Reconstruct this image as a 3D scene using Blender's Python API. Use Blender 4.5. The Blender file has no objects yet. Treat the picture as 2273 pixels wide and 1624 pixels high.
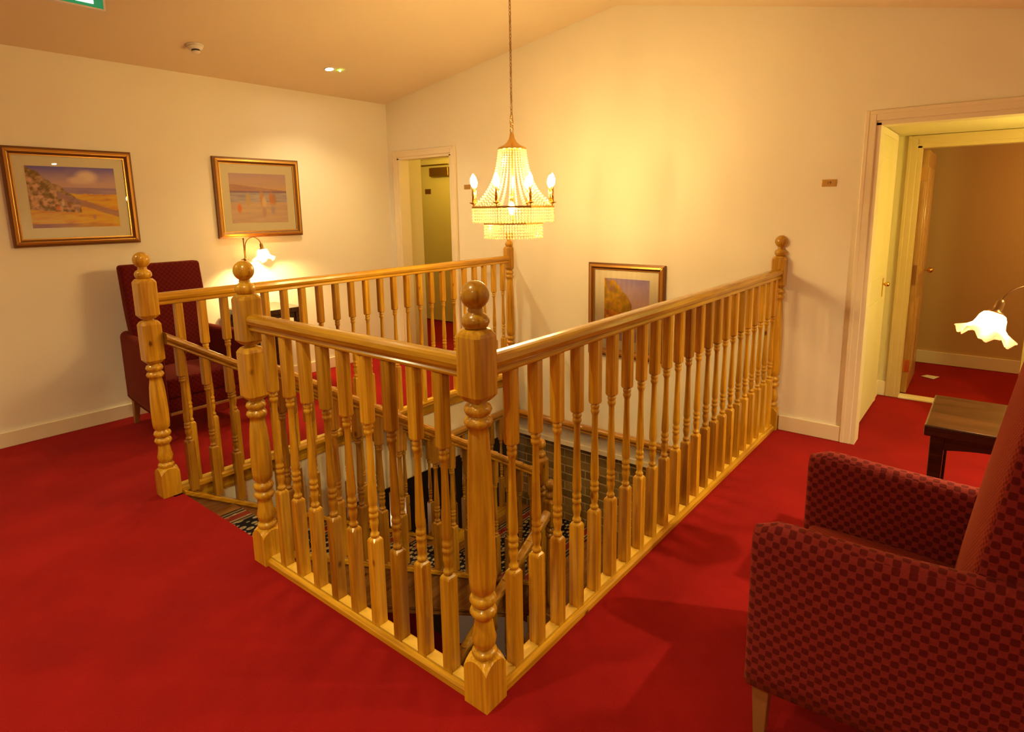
import bpy, bmesh, math, random
from mathutils import Vector, Matrix
random.seed(7)
PI = math.pi
scene = bpy.context.scene
COL = scene.collection

# ------------------------------------------------------------------ camera
W_PX, H_PX, F_PX, CX, CY = 2273, 1624, 1339.55, 1165.83, 699.03
cam_d = bpy.data.cameras.new('camera'); cam = bpy.data.objects.new('camera', cam_d); COL.objects.link(cam)
cam_d.sensor_fit = 'HORIZONTAL'; cam_d.sensor_width = 36.0
cam_d.lens = F_PX / W_PX * 36.0
cam_d.shift_x = (W_PX / 2 - CX) / W_PX
cam_d.shift_y = (CY - H_PX / 2) / W_PX
cam_d.clip_start = 0.05
yaw, pitch, roll = .667, -.1746, -.0128
fw = Vector((-math.sin(yaw) * math.cos(pitch), math.cos(yaw) * math.cos(pitch), math.sin(pitch)))
rt = Vector((math.cos(yaw), math.sin(yaw), 0)); up = rt.cross(fw)
r2 = math.cos(roll) * rt + math.sin(roll) * up; u2 = -math.sin(roll) * rt + math.cos(roll) * up
M = Matrix.Identity(4)
for i in range(3):
    M[i][0], M[i][1], M[i][2] = r2[i], u2[i], -fw[i]
M.translation = Vector((1.1558, -1.2392, 1.5396))
cam.matrix_world = M
scene.camera = cam

# ------------------------------------------------------------------ world + exposure
w = bpy.data.worlds.new('world'); scene.world = w; w.use_nodes = True
w.node_tree.nodes['Background'].inputs[0].default_value = (.02, .015, .01, 1)
w.node_tree.nodes['Background'].inputs[1].default_value = 0.3
vs = scene.view_settings
vs.view_transform = 'Standard'; vs.look = 'None'; vs.gamma = 1.0; vs.use_curve_mapping = False
vs.exposure = 1.8
WARM = (1.0, .665, .25)
CHAND_E, LAMP_E, LAMP2_E, SPOT_W = 113.0, 760.0, 210.0, 27.0

# ------------------------------------------------------------------ materials
def new_mat(name):
    m = bpy.data.materials.new(name); m.use_nodes = True
    nt = m.node_tree
    return m, nt, nt.nodes, nt.links, nt.nodes['Principled BSDF']
def plain(name, col, rough=.6, metal=0, bump=0, bscale=80, spec=.5, var=0.0):
    m, nt, n, l, b = new_mat(name)
    b.inputs['Base Color'].default_value = (*col, 1); b.inputs['Roughness'].default_value = rough
    b.inputs['Metallic'].default_value = metal; b.inputs['Specular IOR Level'].default_value = spec
    tc = n.new('ShaderNodeTexCoord')
    if bump or var:
        nz = n.new('ShaderNodeTexNoise'); nz.inputs['Scale'].default_value = bscale; nz.inputs['Detail'].default_value = 4
        l.new(tc.outputs['Object'], nz.inputs['Vector'])
    if bump:
        bp = n.new('ShaderNodeBump'); bp.inputs['Strength'].default_value = bump; bp.inputs['Distance'].default_value = .01
        l.new(nz.outputs['Fac'], bp.inputs['Height']); l.new(bp.outputs['Normal'], b.inputs['Normal'])
    if var:
        mx = n.new('ShaderNodeMixRGB'); mx.blend_type = 'MIX'
        mx.inputs[1].default_value = (*[c * (1 - var) for c in col], 1); mx.inputs[2].default_value = (*[min(1, c * (1 + var)) for c in col], 1)
        l.new(nz.outputs['Fac'], mx.inputs[0]); l.new(mx.outputs[0], b.inputs['Base Color'])
    return m
def wood(name, axis, dark, light, rough=.28, scale=1.0, coat=.3):
    m, nt, n, l, b = new_mat(name)
    tc = n.new('ShaderNodeTexCoord'); oi = n.new('ShaderNodeObjectInfo')
    mp = n.new('ShaderNodeMapping'); s = [60 * scale] * 3; s['xyz'.index(axis)] = 3.2 * scale
    mp.inputs['Scale'].default_value = s
    add = n.new('ShaderNodeVectorMath'); add.operation = 'ADD'
    mul = n.new('ShaderNodeMath'); mul.operation = 'MULTIPLY'; mul.inputs[1].default_value = 37.0
    l.new(oi.outputs['Random'], mul.inputs[0])
    cmb = n.new('ShaderNodeCombineXYZ')
    for i in range(3): l.new(mul.outputs[0], cmb.inputs[i])
    l.new(tc.outputs['Object'], mp.inputs['Vector']); l.new(mp.outputs[0], add.inputs[0]); l.new(cmb.outputs[0], add.inputs[1])
    nz = n.new('ShaderNodeTexNoise'); nz.inputs['Scale'].default_value = 1.0; nz.inputs['Detail'].default_value = 5; nz.inputs['Distortion'].default_value = .6
    l.new(add.outputs[0], nz.inputs['Vector'])
    # broad tone variation
    mp2 = n.new('ShaderNodeMapping'); s2 = [9 * scale] * 3; s2['xyz'.index(axis)] = 1.3 * scale; mp2.inputs['Scale'].default_value = s2
    l.new(tc.outputs['Object'], mp2.inputs['Vector'])
    add2 = n.new('ShaderNodeVectorMath'); add2.operation = 'ADD'; l.new(mp2.outputs[0], add2.inputs[0]); l.new(cmb.outputs[0], add2.inputs[1])
    nz2 = n.new('ShaderNodeTexNoise'); nz2.inputs['Scale'].default_value = 1.0; nz2.inputs['Detail'].default_value = 2
    l.new(add2.outputs[0], nz2.inputs['Vector'])
    av = n.new('ShaderNodeMath'); av.operation = 'MULTIPLY_ADD'; av.inputs[1].default_value = .55
    m2 = n.new('ShaderNodeMath'); m2.operation = 'MULTIPLY'; m2.inputs[1].default_value = .45
    l.new(nz2.outputs['Fac'], m2.inputs[0]); l.new(nz.outputs['Fac'], av.inputs[0]); l.new(m2.outputs[0], av.inputs[2])
    cr = n.new('ShaderNodeValToRGB'); e = cr.color_ramp.elements
    e[0].position = .36; e[0].color = (*dark, 1); e[1].position = .62; e[1].color = (*light, 1)
    l.new(av.outputs[0], cr.inputs[0])
    # dark knots
    vo = n.new('ShaderNodeTexVoronoi'); vo.inputs['Scale'].default_value = 1.0
    mp3 = n.new('ShaderNodeMapping'); s3 = [7 * scale] * 3; s3['xyz'.index(axis)] = 4.0 * scale; mp3.inputs['Scale'].default_value = s3
    add3 = n.new('ShaderNodeVectorMath'); add3.operation = 'ADD'; l.new(tc.outputs['Object'], mp3.inputs['Vector']); l.new(mp3.outputs[0], add3.inputs[0]); l.new(cmb.outputs[0], add3.inputs[1])
    l.new(add3.outputs[0], vo.inputs['Vector'])
    kr = n.new('ShaderNodeValToRGB'); k = kr.color_ramp.elements
    k[0].position = .035; k[0].color = (.28, .16, .08, 1); k[1].position = .085; k[1].color = (1, 1, 1, 1)
    l.new(vo.outputs['Distance'], kr.inputs[0])
    mm = n.new('ShaderNodeMixRGB'); mm.blend_type = 'MULTIPLY'; mm.inputs[0].default_value = 1
    l.new(cr.outputs[0], mm.inputs[1]); l.new(kr.outputs[0], mm.inputs[2])
    hsv = n.new('ShaderNodeHueSaturation'); mr = n.new('ShaderNodeMapRange'); mr.inputs[3].default_value = .82; mr.inputs[4].default_value = 1.14
    l.new(oi.outputs['Random'], mr.inputs[0]); l.new(mr.outputs[0], hsv.inputs['Value']); l.new(mm.outputs[0], hsv.inputs['Color'])
    l.new(hsv.outputs[0], b.inputs['Base Color'])
    b.inputs['Roughness'].default_value = rough; b.inputs['Coat Weight'].default_value = coat; b.inputs['Coat Roughness'].default_value = .12
    bp = n.new('ShaderNodeBump'); bp.inputs['Strength'].default_value = .06; bp.inputs['Distance'].default_value = .005
    l.new(nz.outputs['Fac'], bp.inputs['Height']); l.new(bp.outputs['Normal'], b.inputs['Normal'])
    return m
def emis(name, col, strength):
    m, nt, n, l, b = new_mat(name)
    b.inputs['Base Color'].default_value = (*col, 1)
    b.inputs['Emission Color'].default_value = (*col, 1); b.inputs['Emission Strength'].default_value = strength
    return m
def translucent(name, col, trans_col, gloss=.25, tr=.55, clear=0.0):
    m, nt, n, l, b = new_mat(name); n.remove(b)
    out = n['Material Output']
    d = n.new('ShaderNodeBsdfDiffuse'); d.inputs[0].default_value = (*col, 1)
    t = n.new('ShaderNodeBsdfTranslucent'); t.inputs[0].default_value = (*trans_col, 1)
    g = n.new('ShaderNodeBsdfGlossy'); g.inputs[0].default_value = (1, 1, 1, 1); g.inputs['Roughness'].default_value = .08
    m1 = n.new('ShaderNodeMixShader'); m1.inputs[0].default_value = tr
    m2 = n.new('ShaderNodeMixShader'); m2.inputs[0].default_value = gloss
    l.new(d.outputs[0], m1.inputs[1]); l.new(t.outputs[0], m1.inputs[2]); l.new(m1.outputs[0], m2.inputs[1]); l.new(g.outputs[0], m2.inputs[2])
    last = m2
    if clear:
        tp = n.new('ShaderNodeBsdfTransparent'); m3 = n.new('ShaderNodeMixShader'); m3.inputs[0].default_value = clear
        l.new(m2.outputs[0], m3.inputs[1]); l.new(tp.outputs[0], m3.inputs[2]); last = m3
    l.new(last.outputs[0], out.inputs[0])
    return m
def pane_mat(name):
    m, nt, n, l, b = new_mat(name); n.remove(b); out = n['Material Output']
    tp = n.new('ShaderNodeBsdfTransparent'); g = n.new('ShaderNodeBsdfGlossy'); g.inputs['Roughness'].default_value = .01
    f = n.new('ShaderNodeFresnel'); f.inputs[0].default_value = 1.5
    mx = n.new('ShaderNodeMixShader'); l.new(f.outputs[0], mx.inputs[0]); l.new(tp.outputs[0], mx.inputs[1]); l.new(g.outputs[0], mx.inputs[2])
    l.new(mx.outputs[0], out.inputs[0]); return m
def vcol_mat(name, rough=.6):
    m, nt, n, l, b = new_mat(name)
    a = n.new('ShaderNodeVertexColor'); a.layer_name = 'print'
    l.new(a.outputs[0], b.inputs['Base Color']); b.inputs['Roughness'].default_value = rough
    return m
def carpet_mat(name, c1, c2):
    m, nt, n, l, b = new_mat(name)
    tc = n.new('ShaderNodeTexCoord')
    a = n.new('ShaderNodeTexNoise'); a.inputs['Scale'].default_value = 350; a.inputs['Detail'].default_value = 3
    c = n.new('ShaderNodeTexNoise'); c.inputs['Scale'].default_value = 2.2; c.inputs['Detail'].default_value = 3
    l.new(tc.outputs['Object'], a.inputs[0]); l.new(tc.outputs['Object'], c.inputs[0])
    mx = n.new('ShaderNodeMath'); mx.operation = 'MULTIPLY_ADD'; mx.inputs[1].default_value = .55
    m2 = n.new('ShaderNodeMath'); m2.operation = 'MULTIPLY'; m2.inputs[1].default_value = .45
    l.new(a.outputs[0], m2.inputs[0]); l.new(c.outputs[0], mx.inputs[0]); l.new(m2.outputs[0], mx.inputs[2])
    cr = n.new('ShaderNodeValToRGB'); e = cr.color_ramp.elements
    e[0].position = .35; e[0].color = (*c1, 1); e[1].position = .65; e[1].color = (*c2, 1)
    l.new(mx.outputs[0], cr.inputs[0]); l.new(cr.outputs[0], b.inputs['Base Color'])
    b.inputs['Roughness'].default_value = .95; b.inputs['Specular IOR Level'].default_value = .1
    b.inputs['Sheen Weight'].default_value = .10; b.inputs['Sheen Roughness'].default_value = .5; b.inputs['Sheen Tint'].default_value = (1, .2, .15, 1)
    bp = n.new('ShaderNodeBump'); bp.inputs['Strength'].default_value = .5; bp.inputs['Distance'].default_value = .004
    l.new(a.outputs[0], bp.inputs['Height']); l.new(bp.outputs['Normal'], b.inputs['Normal'])
    return m
def fabric_mat(name, base, spot, p=.036):
    m, nt, n, l, b = new_mat(name)
    uv = n.new('ShaderNodeUVMap'); uv.uv_map = 'UVMap'
    sep = n.new('ShaderNodeSeparateXYZ'); l.new(uv.outputs[0], sep.inputs[0])
    def math_(op, a, bb=None, c=None):
        q = n.new('ShaderNodeMath'); q.operation = op
        for i, v in enumerate((a, bb, c)):
            if v is None: continue
            if isinstance(v, (int, float)): q.inputs[i].default_value = v
            else: l.new(v, q.inputs[i])
        return q.outputs[0]
    def lattice(off):
        rs = []
        for ax in (0, 1):
            t = math_('MULTIPLY_ADD', sep.outputs[ax], 1 / p, off)
            t = math_('SUBTRACT', math_('FRACT', t), .5)
            rs.append(math_('POWER', math_('ABSOLUTE', t), 5.0))
        return math_('ADD', rs[0], rs[1])
    d = math_('MINIMUM', lattice(0.0), lattice(.5))
    mr = n.new('ShaderNodeMapRange'); mr.inputs[1].default_value = .0005; mr.inputs[2].default_value = .0014
    l.new(d, mr.inputs[0])
    tc = n.new('ShaderNodeTexCoord'); nz = n.new('ShaderNodeTexNoise'); nz.inputs['Scale'].default_value = 260; nz.inputs['Detail'].default_value = 2
    l.new(tc.outputs['Object'], nz.inputs[0])
    mx = n.new('ShaderNodeMixRGB'); mx.inputs[1].default_value = (*spot, 1); mx.inputs[2].default_value = (*base, 1)
    l.new(mr.outputs[0], mx.inputs[0])
    mv = n.new('ShaderNodeMixRGB'); mv.blend_type = 'MULTIPLY'; mv.inputs[0].default_value = .5
    l.new(mx.outputs[0], mv.inputs[1]); l.new(nz.outputs[0], mv.inputs[2])
    l.new(mv.outputs[0], b.inputs['Base Color'])
    b.inputs['Roughness'].default_value = .9; b.inputs['Specular IOR Level'].default_value = .15
    b.inputs['Sheen Weight'].default_value = .2; b.inputs['Sheen Tint'].default_value = (1, .28, .10, 1); b.inputs['Sheen Roughness'].default_value = .4
    bp = n.new('ShaderNodeBump'); bp.inputs['Strength'].default_value = .35; bp.inputs['Distance'].default_value = .003
    ad = math_('ADD', mr.outputs[0], nz.outputs[0]); l.new(ad, bp.inputs['Height']); l.new(bp.outputs['Normal'], b.inputs['Normal'])
    return m
def runner_mat(name, half):
    """navy ground with cream paisleys, striped red and cream borders; UV u = across (metres from centre), v = along"""
    m, nt, n, l, b = new_mat(name)
    uv = n.new('ShaderNodeUVMap'); uv.uv_map = 'UVMap'
    sep = n.new('ShaderNodeSeparateXYZ'); l.new(uv.outputs[0], sep.inputs[0])
    mp = n.new('ShaderNodeMapping'); mp.inputs['Scale'].default_value = (26, 17, 1); mp.inputs['Rotation'].default_value = (0, 0, .35)
    l.new(uv.outputs[0], mp.inputs[0])
    vo = n.new('ShaderNodeTexVoronoi'); vo.inputs['Scale'].default_value = 1.0; vo.inputs['Randomness'].default_value = .35
    l.new(mp.outputs[0], vo.inputs['Vector'])
    cr = n.new('ShaderNodeValToRGB'); e = cr.color_ramp.elements; cr.color_ramp.interpolation = 'LINEAR'
    e[0].position = .09; e[0].color = (.10, .07, .05, 1)
    for p, c in ((.15, (.36, .29, .18)), (.33, (.28, .23, .15)), (.40, (.012, .010, .016)), (1.0, (.008, .007, .012))):
        q = cr.color_ramp.elements.new(p) if p < 1 else e[-1]
        q.position = p; q.color = (*c, 1)
    l.new(vo.outputs['Distance'], cr.inputs[0])
    ab = n.new('ShaderNodeMath'); ab.operation = 'ABSOLUTE'; l.new(sep.outputs[0], ab.inputs[0])
    mr = n.new('ShaderNodeMapRange'); mr.inputs[1].default_value = half - .15; mr.inputs[2].default_value = half
    l.new(ab.outputs[0], mr.inputs[0])
    br = n.new('ShaderNodeValToRGB'); br.color_ramp.interpolation = 'CONSTANT'; x = br.color_ramp.elements
    x[0].position = 0; x[0].color = (.30, .22, .12, 1); x[1].position = .12; x[1].color = (.02, .015, .02, 1)
    for p, c in ((.18, (.42, .32, .18)), (.28, (.30, .045, .03)), (.62, (.42, .32, .18)), (.72, (.02, .015, .02)), (.8, (.30, .23, .13)), (.92, (.03, .02, .02))):
        q = x.new(p); q.color = (*c, 1)
    l.new(mr.outputs[0], br.inputs[0])
    mp2 = n.new('ShaderNodeMapping'); mp2.inputs['Scale'].default_value = (30, 24, 1); l.new(uv.outputs[0], mp2.inputs[0])
    v2 = n.new('ShaderNodeTexVoronoi'); v2.inputs['Scale'].default_value = 1; l.new(mp2.outputs[0], v2.inputs['Vector'])
    r2_ = n.new('ShaderNodeValToRGB'); r2_.color_ramp.elements[0].position = .22; r2_.color_ramp.elements[0].color = (1.25, 1.1, 1, 1); r2_.color_ramp.elements[1].position = .36; r2_.color_ramp.elements[1].color = (.45, .4, .4, 1)
    l.new(v2.outputs['Distance'], r2_.inputs[0])
    bm_ = n.new('ShaderNodeMixRGB'); bm_.blend_type = 'MULTIPLY'; bm_.inputs[0].default_value = .75
    l.new(br.outputs[0], bm_.inputs[1]); l.new(r2_.outputs[0], bm_.inputs[2])
    gt = n.new('ShaderNodeMath'); gt.operation = 'GREATER_THAN'; gt.inputs[1].default_value = half - .15; l.new(ab.outputs[0], gt.inputs[0])
    mx = n.new('ShaderNodeMixRGB'); l.new(gt.outputs[0], mx.inputs[0]); l.new(cr.outputs[0], mx.inputs[1]); l.new(bm_.outputs[0], mx.inputs[2])
    l.new(mx.outputs[0], b.inputs['Base Color']); b.inputs['Roughness'].default_value = .95; b.inputs['Specular IOR Level'].default_value = .1
    return m

DK, LT = (.37, .155, .005), (.73, .405, .020)
M_WZ = wood('pine_vertical', 'z', DK, LT)
M_WX = wood('pine_along_x', 'x', DK, LT, rough=.22)
M_WY = wood('pine_along_y', 'y', DK, LT, rough=.22)
M_FIL = plain('pale_pine_fillet', (.74, .46, .05), .55, var=.12, bscale=30)
M_LZ = wood('shaded_pine_vertical', 'z', (.24, .088, .004), (.50, .245, .016), rough=.3)  # darker copies of the pine, stairwell shade put into the colour
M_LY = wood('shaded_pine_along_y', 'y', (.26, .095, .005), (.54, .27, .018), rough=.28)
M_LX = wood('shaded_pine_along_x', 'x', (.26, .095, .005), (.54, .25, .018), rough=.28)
M_WD = wood('stair_timber', 'y', (.16, .06, .012), (.36, .16, .04), rough=.35)
M_DARKW = wood('mahogany', 'x', (.018, .006, .002), (.055, .019, .006), rough=.22, coat=.25)
M_DOORW = wood('door_pine', 'z', (.40, .19, .05), (.62, .36, .12), rough=.35)
M_WALL = plain('cream_wall_paint', (.86, .81, .68), .75, bump=.05, bscale=60, spec=.2)
M_CEIL = plain('ceiling_paint', (.82, .69, .49), .85, bump=.03, bscale=40, spec=.15)
M_TRIM = plain('cream_gloss_trim', (.84, .74, .54), .4)
M_TRIM2 = plain('tan_gloss_trim', (.60, .46, .23), .4)
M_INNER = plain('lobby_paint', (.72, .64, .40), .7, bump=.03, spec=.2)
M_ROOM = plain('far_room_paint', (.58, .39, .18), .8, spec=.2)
M_CARPET = carpet_mat('red_carpet', (.205, .0042, .0046), (.325, .0080, .0085))
M_GOLD = plain('gilt_frame', (.62, .33, .07), .32, metal=.75, bump=.08, bscale=90)
M_GOLDD = plain('gilt_frame_dark', (.20, .085, .022), .4, metal=.4)
M_MAT = plain('picture_mount_card', (.93, .82, .58), .85, spec=.1)
M_GLASS = pane_mat('picture_glass')
M_PRINT = vcol_mat('watercolour_print')
M_BRASS = plain('brass', (.80, .52, .16), .22, metal=1)
M_ABRASS = plain('antique_brass', (.34, .19, .06), .35, metal=.9)
M_CHAIN = plain('gilt_chain', (.45, .30, .10), .35, metal=.9)
M_FAB = fabric_mat('red_spotted_upholstery', (.36, .040, .034), (.175, .014, .012))
M_FABF = fabric_mat('red_fine_check_upholstery', (.40, .045, .024), (.25, .020, .012), .017)
M_FAB2 = fabric_mat('shaded_red_upholstery', (.17, .009, .007), (.115, .006, .005))  # red upholstery darkened for the weaker light on the left chair
M_BEECH = plain('stained_beech', (.36, .17, .05), .4)
M_WHITE = plain('white_plastic', (.80, .74, .66), .45)
M_BLACK = plain('dark_plastic', (.03, .02, .015), .5)
M_BEAD = translucent('crystal_beads', (.75, .68, .45), (.95, .85, .55), gloss=.3, tr=.6, clear=.32)
M_SHADE = translucent('frosted_glass_shade', (.9, .72, .5), (1.0, .78, .50), gloss=.06, tr=.75)
M_SHADEP = translucent('pink_glass_rim', (.85, .45, .36), (1.0, .55, .42), gloss=.06, tr=.7)
M_BULB = emis('candle_bulb_glow', WARM, CHAND_E)
M_LBULB = emis('lamp_bulb_glow', WARM, LAMP_E)
M_LBULB2 = emis('near_lamp_bulb_glow', WARM, LAMP2_E)
M_SPOT = emis('downlight_glow', (1, .86, .62), 60)
M_LED = emis('green_led_glow', (.25, 1, .12), 10)
M_BRICK = [plain('glazed_brown_brick_%d' % i, c, .5, bump=.25, bscale=60, var=.25) for i, c in enumerate(((.24, .155, .040), (.19, .12, .032), (.30, .195, .058)))]
M_MORTAR = plain('brick_mortar', (.66, .52, .30), .9, bump=.2)
M_GREEN = emis('exit_sign_green', (.01, .16, .06), .35)
M_SIGNW = emis('exit_sign_white', (.75, .80, .80), 1.2)
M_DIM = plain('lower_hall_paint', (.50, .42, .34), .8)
M_DIMD = plain('hall_shade_dark', (.05, .030, .014), .6)  # near-black wall colour carries the lower hall's darkness; the post shares it
M_PLATE = plain('brass_plate', (.55, .33, .09), .4, metal=.6)
M_INK = plain('engraved_ink', (.10, .045, .008), .6)

# ------------------------------------------------------------------ mesh builder
ORIG = {}
class MB:
    def __init__(s): s.v = []; s.f = []; s.sm = []
    def add(s, vs_, fs, smooth=False):
        o = len(s.v); s.v += [tuple(p) for p in vs_]
        for f in fs: s.f.append(tuple(i + o for i in f)); s.sm.append(smooth)
        return s
    def box(s, x0, y0, z0, x1, y1, z1):
        return s.add([(x0, y0, z0), (x1, y0, z0), (x1, y1, z0), (x0, y1, z0), (x0, y0, z1), (x1, y0, z1), (x1, y1, z1), (x0, y1, z1)],
                     [(0, 3, 2, 1), (4, 5, 6, 7), (0, 1, 5, 4), (1, 2, 6, 5), (2, 3, 7, 6), (3, 0, 4, 7)])
    def hexa(s, a, b):            # two matching 4-corner loops
        return s.add(list(a) + list(b), [(3, 2, 1, 0), (4, 5, 6, 7), (0, 1, 5, 4), (1, 2, 6, 5), (2, 3, 7, 6), (3, 0, 4, 7)])
    def rings(s, loops, cap=True, smooth=False):
        n = len(loops[0]); vs_ = [p for L in loops for p in L]; fs = []
        for k in range(len(loops) - 1):
            for i in range(n):
                j = (i + 1) % n
                fs.append((k * n + i, k * n + j, (k + 1) * n + j, (k + 1) * n + i))
        s.add(vs_, fs, smooth)
        if cap:
            s.add(loops[0], [tuple(range(n - 1, -1, -1))]); s.add(loops[-1], [tuple(range(n))])
        return s
    def lathe(s, prof, cx=0, cy=0, cz=0, seg=20, cap=True, fn=None):
        loops = []
        for r, z in prof:
            L = []
            for i in range(seg):
                a = 2 * PI * i / seg; rr, zz = (r, z) if fn is None else fn(r, z, a)
                L.append((cx + rr * math.cos(a), cy + rr * math.sin(a), cz + zz))
            loops.append(L)
        return s.rings(loops, cap, True)
    def sq(s, levels, cx=0, cy=0):
        """stack of chamfered squares: (z, half, chamfer)"""
        loops = []
        for z, h, c in levels:
            c = max(c, .0004)
            pts = [(h, -h + c), (h, h - c), (h - c, h), (-h + c, h), (-h, h - c), (-h, -h + c), (-h + c, -h), (h - c, -h)]
            loops.append([(cx + x, cy + y, z) for x, y in pts])
        return s.rings(loops)
    def sweep(s, prof, p0, p1):
        """prof: (side, up) points; swept from p0 to p1 (ends cut vertical)"""
        d = Vector(p1) - Vector(p0); h = Vector((d.x, d.y, 0)).normalized(); sd = Vector((h.y, -h.x, 0))
        A = [Vector(p0) + sd * u + Vector((0, 0, v)) for u, v in prof]; B = [Vector(p1) + sd * u + Vector((0, 0, v)) for u, v in prof]
        return s.rings([A, B])
    def tube(s, pts, r, seg=8, cap=True):
        loops = []; P = [Vector(p) for p in pts]; pn = None
        for i, p in enumerate(P):
            t = (P[min(i + 1, len(P) - 1)] - P[max(i - 1, 0)]).normalized()
            if pn is None:
                pn = t.orthogonal().normalized()
            pn = (pn - t * pn.dot(t)).normalized(); b = t.cross(pn)
            rr = r[i] if isinstance(r, (list, tuple)) else r
            loops.append([p + (pn * math.cos(2 * PI * k / seg) + b * math.sin(2 * PI * k / seg)) * rr for k in range(seg)])
        return s.rings(loops, cap, True)
    def ball(s, c, r, seg=12, rg=8, sz=1.0):
        prof = [(r * math.sin(PI * k / rg), -r * sz * math.cos(PI * k / rg)) for k in range(rg + 1)]
        prof[0] = (.0004, prof[0][1]); prof[-1] = (.0004, prof[-1][1])
        return s.lathe(prof, c[0], c[1], c[2], seg)
    def octa(s, c, r, sz=1.0):
        x, y, z = c
        return s.add([(x + r, y, z), (x, y + r, z), (x - r, y, z), (x, y - r, z), (x, y, z + r * sz), (x, y, z - r * sz)],
                     [(0, 1, 4), (1, 2, 4), (2, 3, 4), (3, 0, 4), (1, 0, 5), (2, 1, 5), (3, 2, 5), (0, 3, 5)])
    def mesh(s, name, off=(0, 0, 0)):
        me = bpy.data.meshes.new(name)
        me.from_pydata([(x - off[0], y - off[1], z - off[2]) for x, y, z in s.v], [], s.f)
        me.polygons.foreach_set('use_smooth', s.sm); me.update()
        return me
def origin_of(parent):
    return ORIG.get(parent.name, (0, 0, 0)) if parent else (0, 0, 0)
def obj(name, mb, mat, parent=None, bevel=0, seg=2, origin=None, cut_y=None, recalc=True, weld=False):
    off = origin if (origin and not parent) else origin_of(parent)
    me = mb.mesh(name, off)
    if recalc or cut_y is not None or weld:
        bm = bmesh.new(); bm.from_mesh(me)
        if weld or cut_y is not None: bmesh.ops.remove_doubles(bm, verts=bm.verts, dist=1e-5)
        if cut_y is not None:
            r = bmesh.ops.bisect_plane(bm, geom=bm.verts[:] + bm.edges[:] + bm.faces[:], plane_co=(0, cut_y - off[1], 0), plane_no=(0, 1, 0), clear_outer=True)
            bmesh.ops.holes_fill(bm, edges=[e for e in r['geom_cut'] if isinstance(e, bmesh.types.BMEdge)])
        bmesh.ops.recalc_face_normals(bm, faces=bm.faces)
        bm.to_mesh(me); bm.free()
    me.materials.append(mat)
    o = bpy.data.objects.new(name, me); COL.objects.link(o)
    if parent: o.parent = parent; ORIG[o.name] = off
    elif origin: o.location = origin; ORIG[o.name] = origin
    if bevel:
        b = o.modifiers.new('bevel', 'BEVEL'); b.width = bevel; b.segments = seg; b.limit_method = 'ANGLE'; b.angle_limit = .7
    return o
def thing(name, label, cat, loc=(0, 0, 0), group=None):
    o = bpy.data.objects.new(name, None); COL.objects.link(o); o.location = loc; o.empty_display_size = .1
    o['label'] = label; o['category'] = cat
    if group: o['group'] = group
    ORIG[o.name] = loc
    return o
def tag(o, label, cat, group=None):
    o['label'] = label; o['category'] = cat
    if group: o['group'] = group
    return o
def struct(o, label=None):
    o['kind'] = 'structure'
    if label: o['label'] = label
    return o
def inst(me, name, parent, loc, mat=None):
    o = bpy.data.objects.new(name, me); COL.objects.link(o); o.parent = parent
    og = origin_of(parent); o.location = (loc[0] - og[0], loc[1] - og[1], loc[2] - og[2])
    return o
def bx(*a): return MB().box(*a)

# ------------------------------------------------------------------ room dimensions
XL, YB, XR, YF = -3.994, 3.009, 3.0, -3.3       # left wall, back wall, right wall, wall behind the camera
RX, RZ, ZL = -1.277, 3.028, 2.6145              # ridge and eaves of the vaulted ceiling
ZR = RZ - .208 * (XR - RX)
WA, WB, WD_ = -2.36, -1.30, 0.0                 # newel lines: A, B, C/D
def ceil_z(x): return ZL + (x - XL) * (RZ - ZL) / (RX - XL) if x < RX else RZ - .208 * (x - RX)
T = .12
# floor around the well
fl = MB()
for a in ((XL, YF, XR, -.002), (XL, -.002, WA - .03, YB), (.03, -.002, XR, YB)):
    fl.box(a[0], a[1], -.25, a[2], a[3], 0)
fl.box(WA + .065, -.002, -.06, WB - .018, .047, 0)
struct(obj('floor', fl, M_CARPET), 'red carpeted landing floor around the stairwell')
# walls
wl = bx(XL - T, YF - T, -.02, XL, YB, 2.75); struct(obj('wall_left', wl, M_WALL))
wr = bx(XR, YF - T, -.02, XR + T, YB + T, 2.75); struct(obj('wall_right', wr, M_WALL))
wf = bx(XL, YF - T, -.02, XR, YF, 3.15); struct(obj('wall_front', wf, M_WALL))
D1 = (-3.83, -3.072, 2.062)                      # left doorway  x0 x1 head
D2 = (.515, 1.50, 2.015)                         # right doorway
wb = MB()
for a in ((XL - T, -.02, D1[0], 3.15), (D1[0], D1[2], D1[1], 3.15), (D1[1], -.02, WA - .03, 3.15), (WA - .03, -.555, .03, 3.15), (.03, -.02, D2[0], 3.15), (D2[0], D2[2], D2[1], 3.15), (D2[1], -.02, XR, 3.15)):
    wb.box(a[0], YB, a[1], a[2], YB + T, a[3])
struct(obj('wall_back', wb, M_WALL), 'long cream wall behind the stairwell with two doorways')
# vaulted ceiling
ce = MB()
ce.hexa([(XL - T, YF - T, ceil_z(XL - T)), (RX, YF - T, RZ), (RX, YB + T, RZ), (XL - T, YB + T, ceil_z(XL - T))], [(XL - T, YF - T, 3.3), (RX, YF - T, 3.3), (RX, YB + T, 3.3), (XL - T, YB + T, 3.3)])
ce.hexa([(RX, YF - T, RZ), (XR + T, YF - T, ceil_z(XR + T)), (XR + T, YB + T, ceil_z(XR + T)), (RX, YB + T, RZ)], [(RX, YF - T, 3.3), (XR + T, YF - T, 3.3), (XR + T, YB + T, 3.3), (RX, YB + T, 3.3)])
struct(obj('ceiling', ce, M_CEIL), 'shallow vaulted ceiling painted cream')
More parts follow.
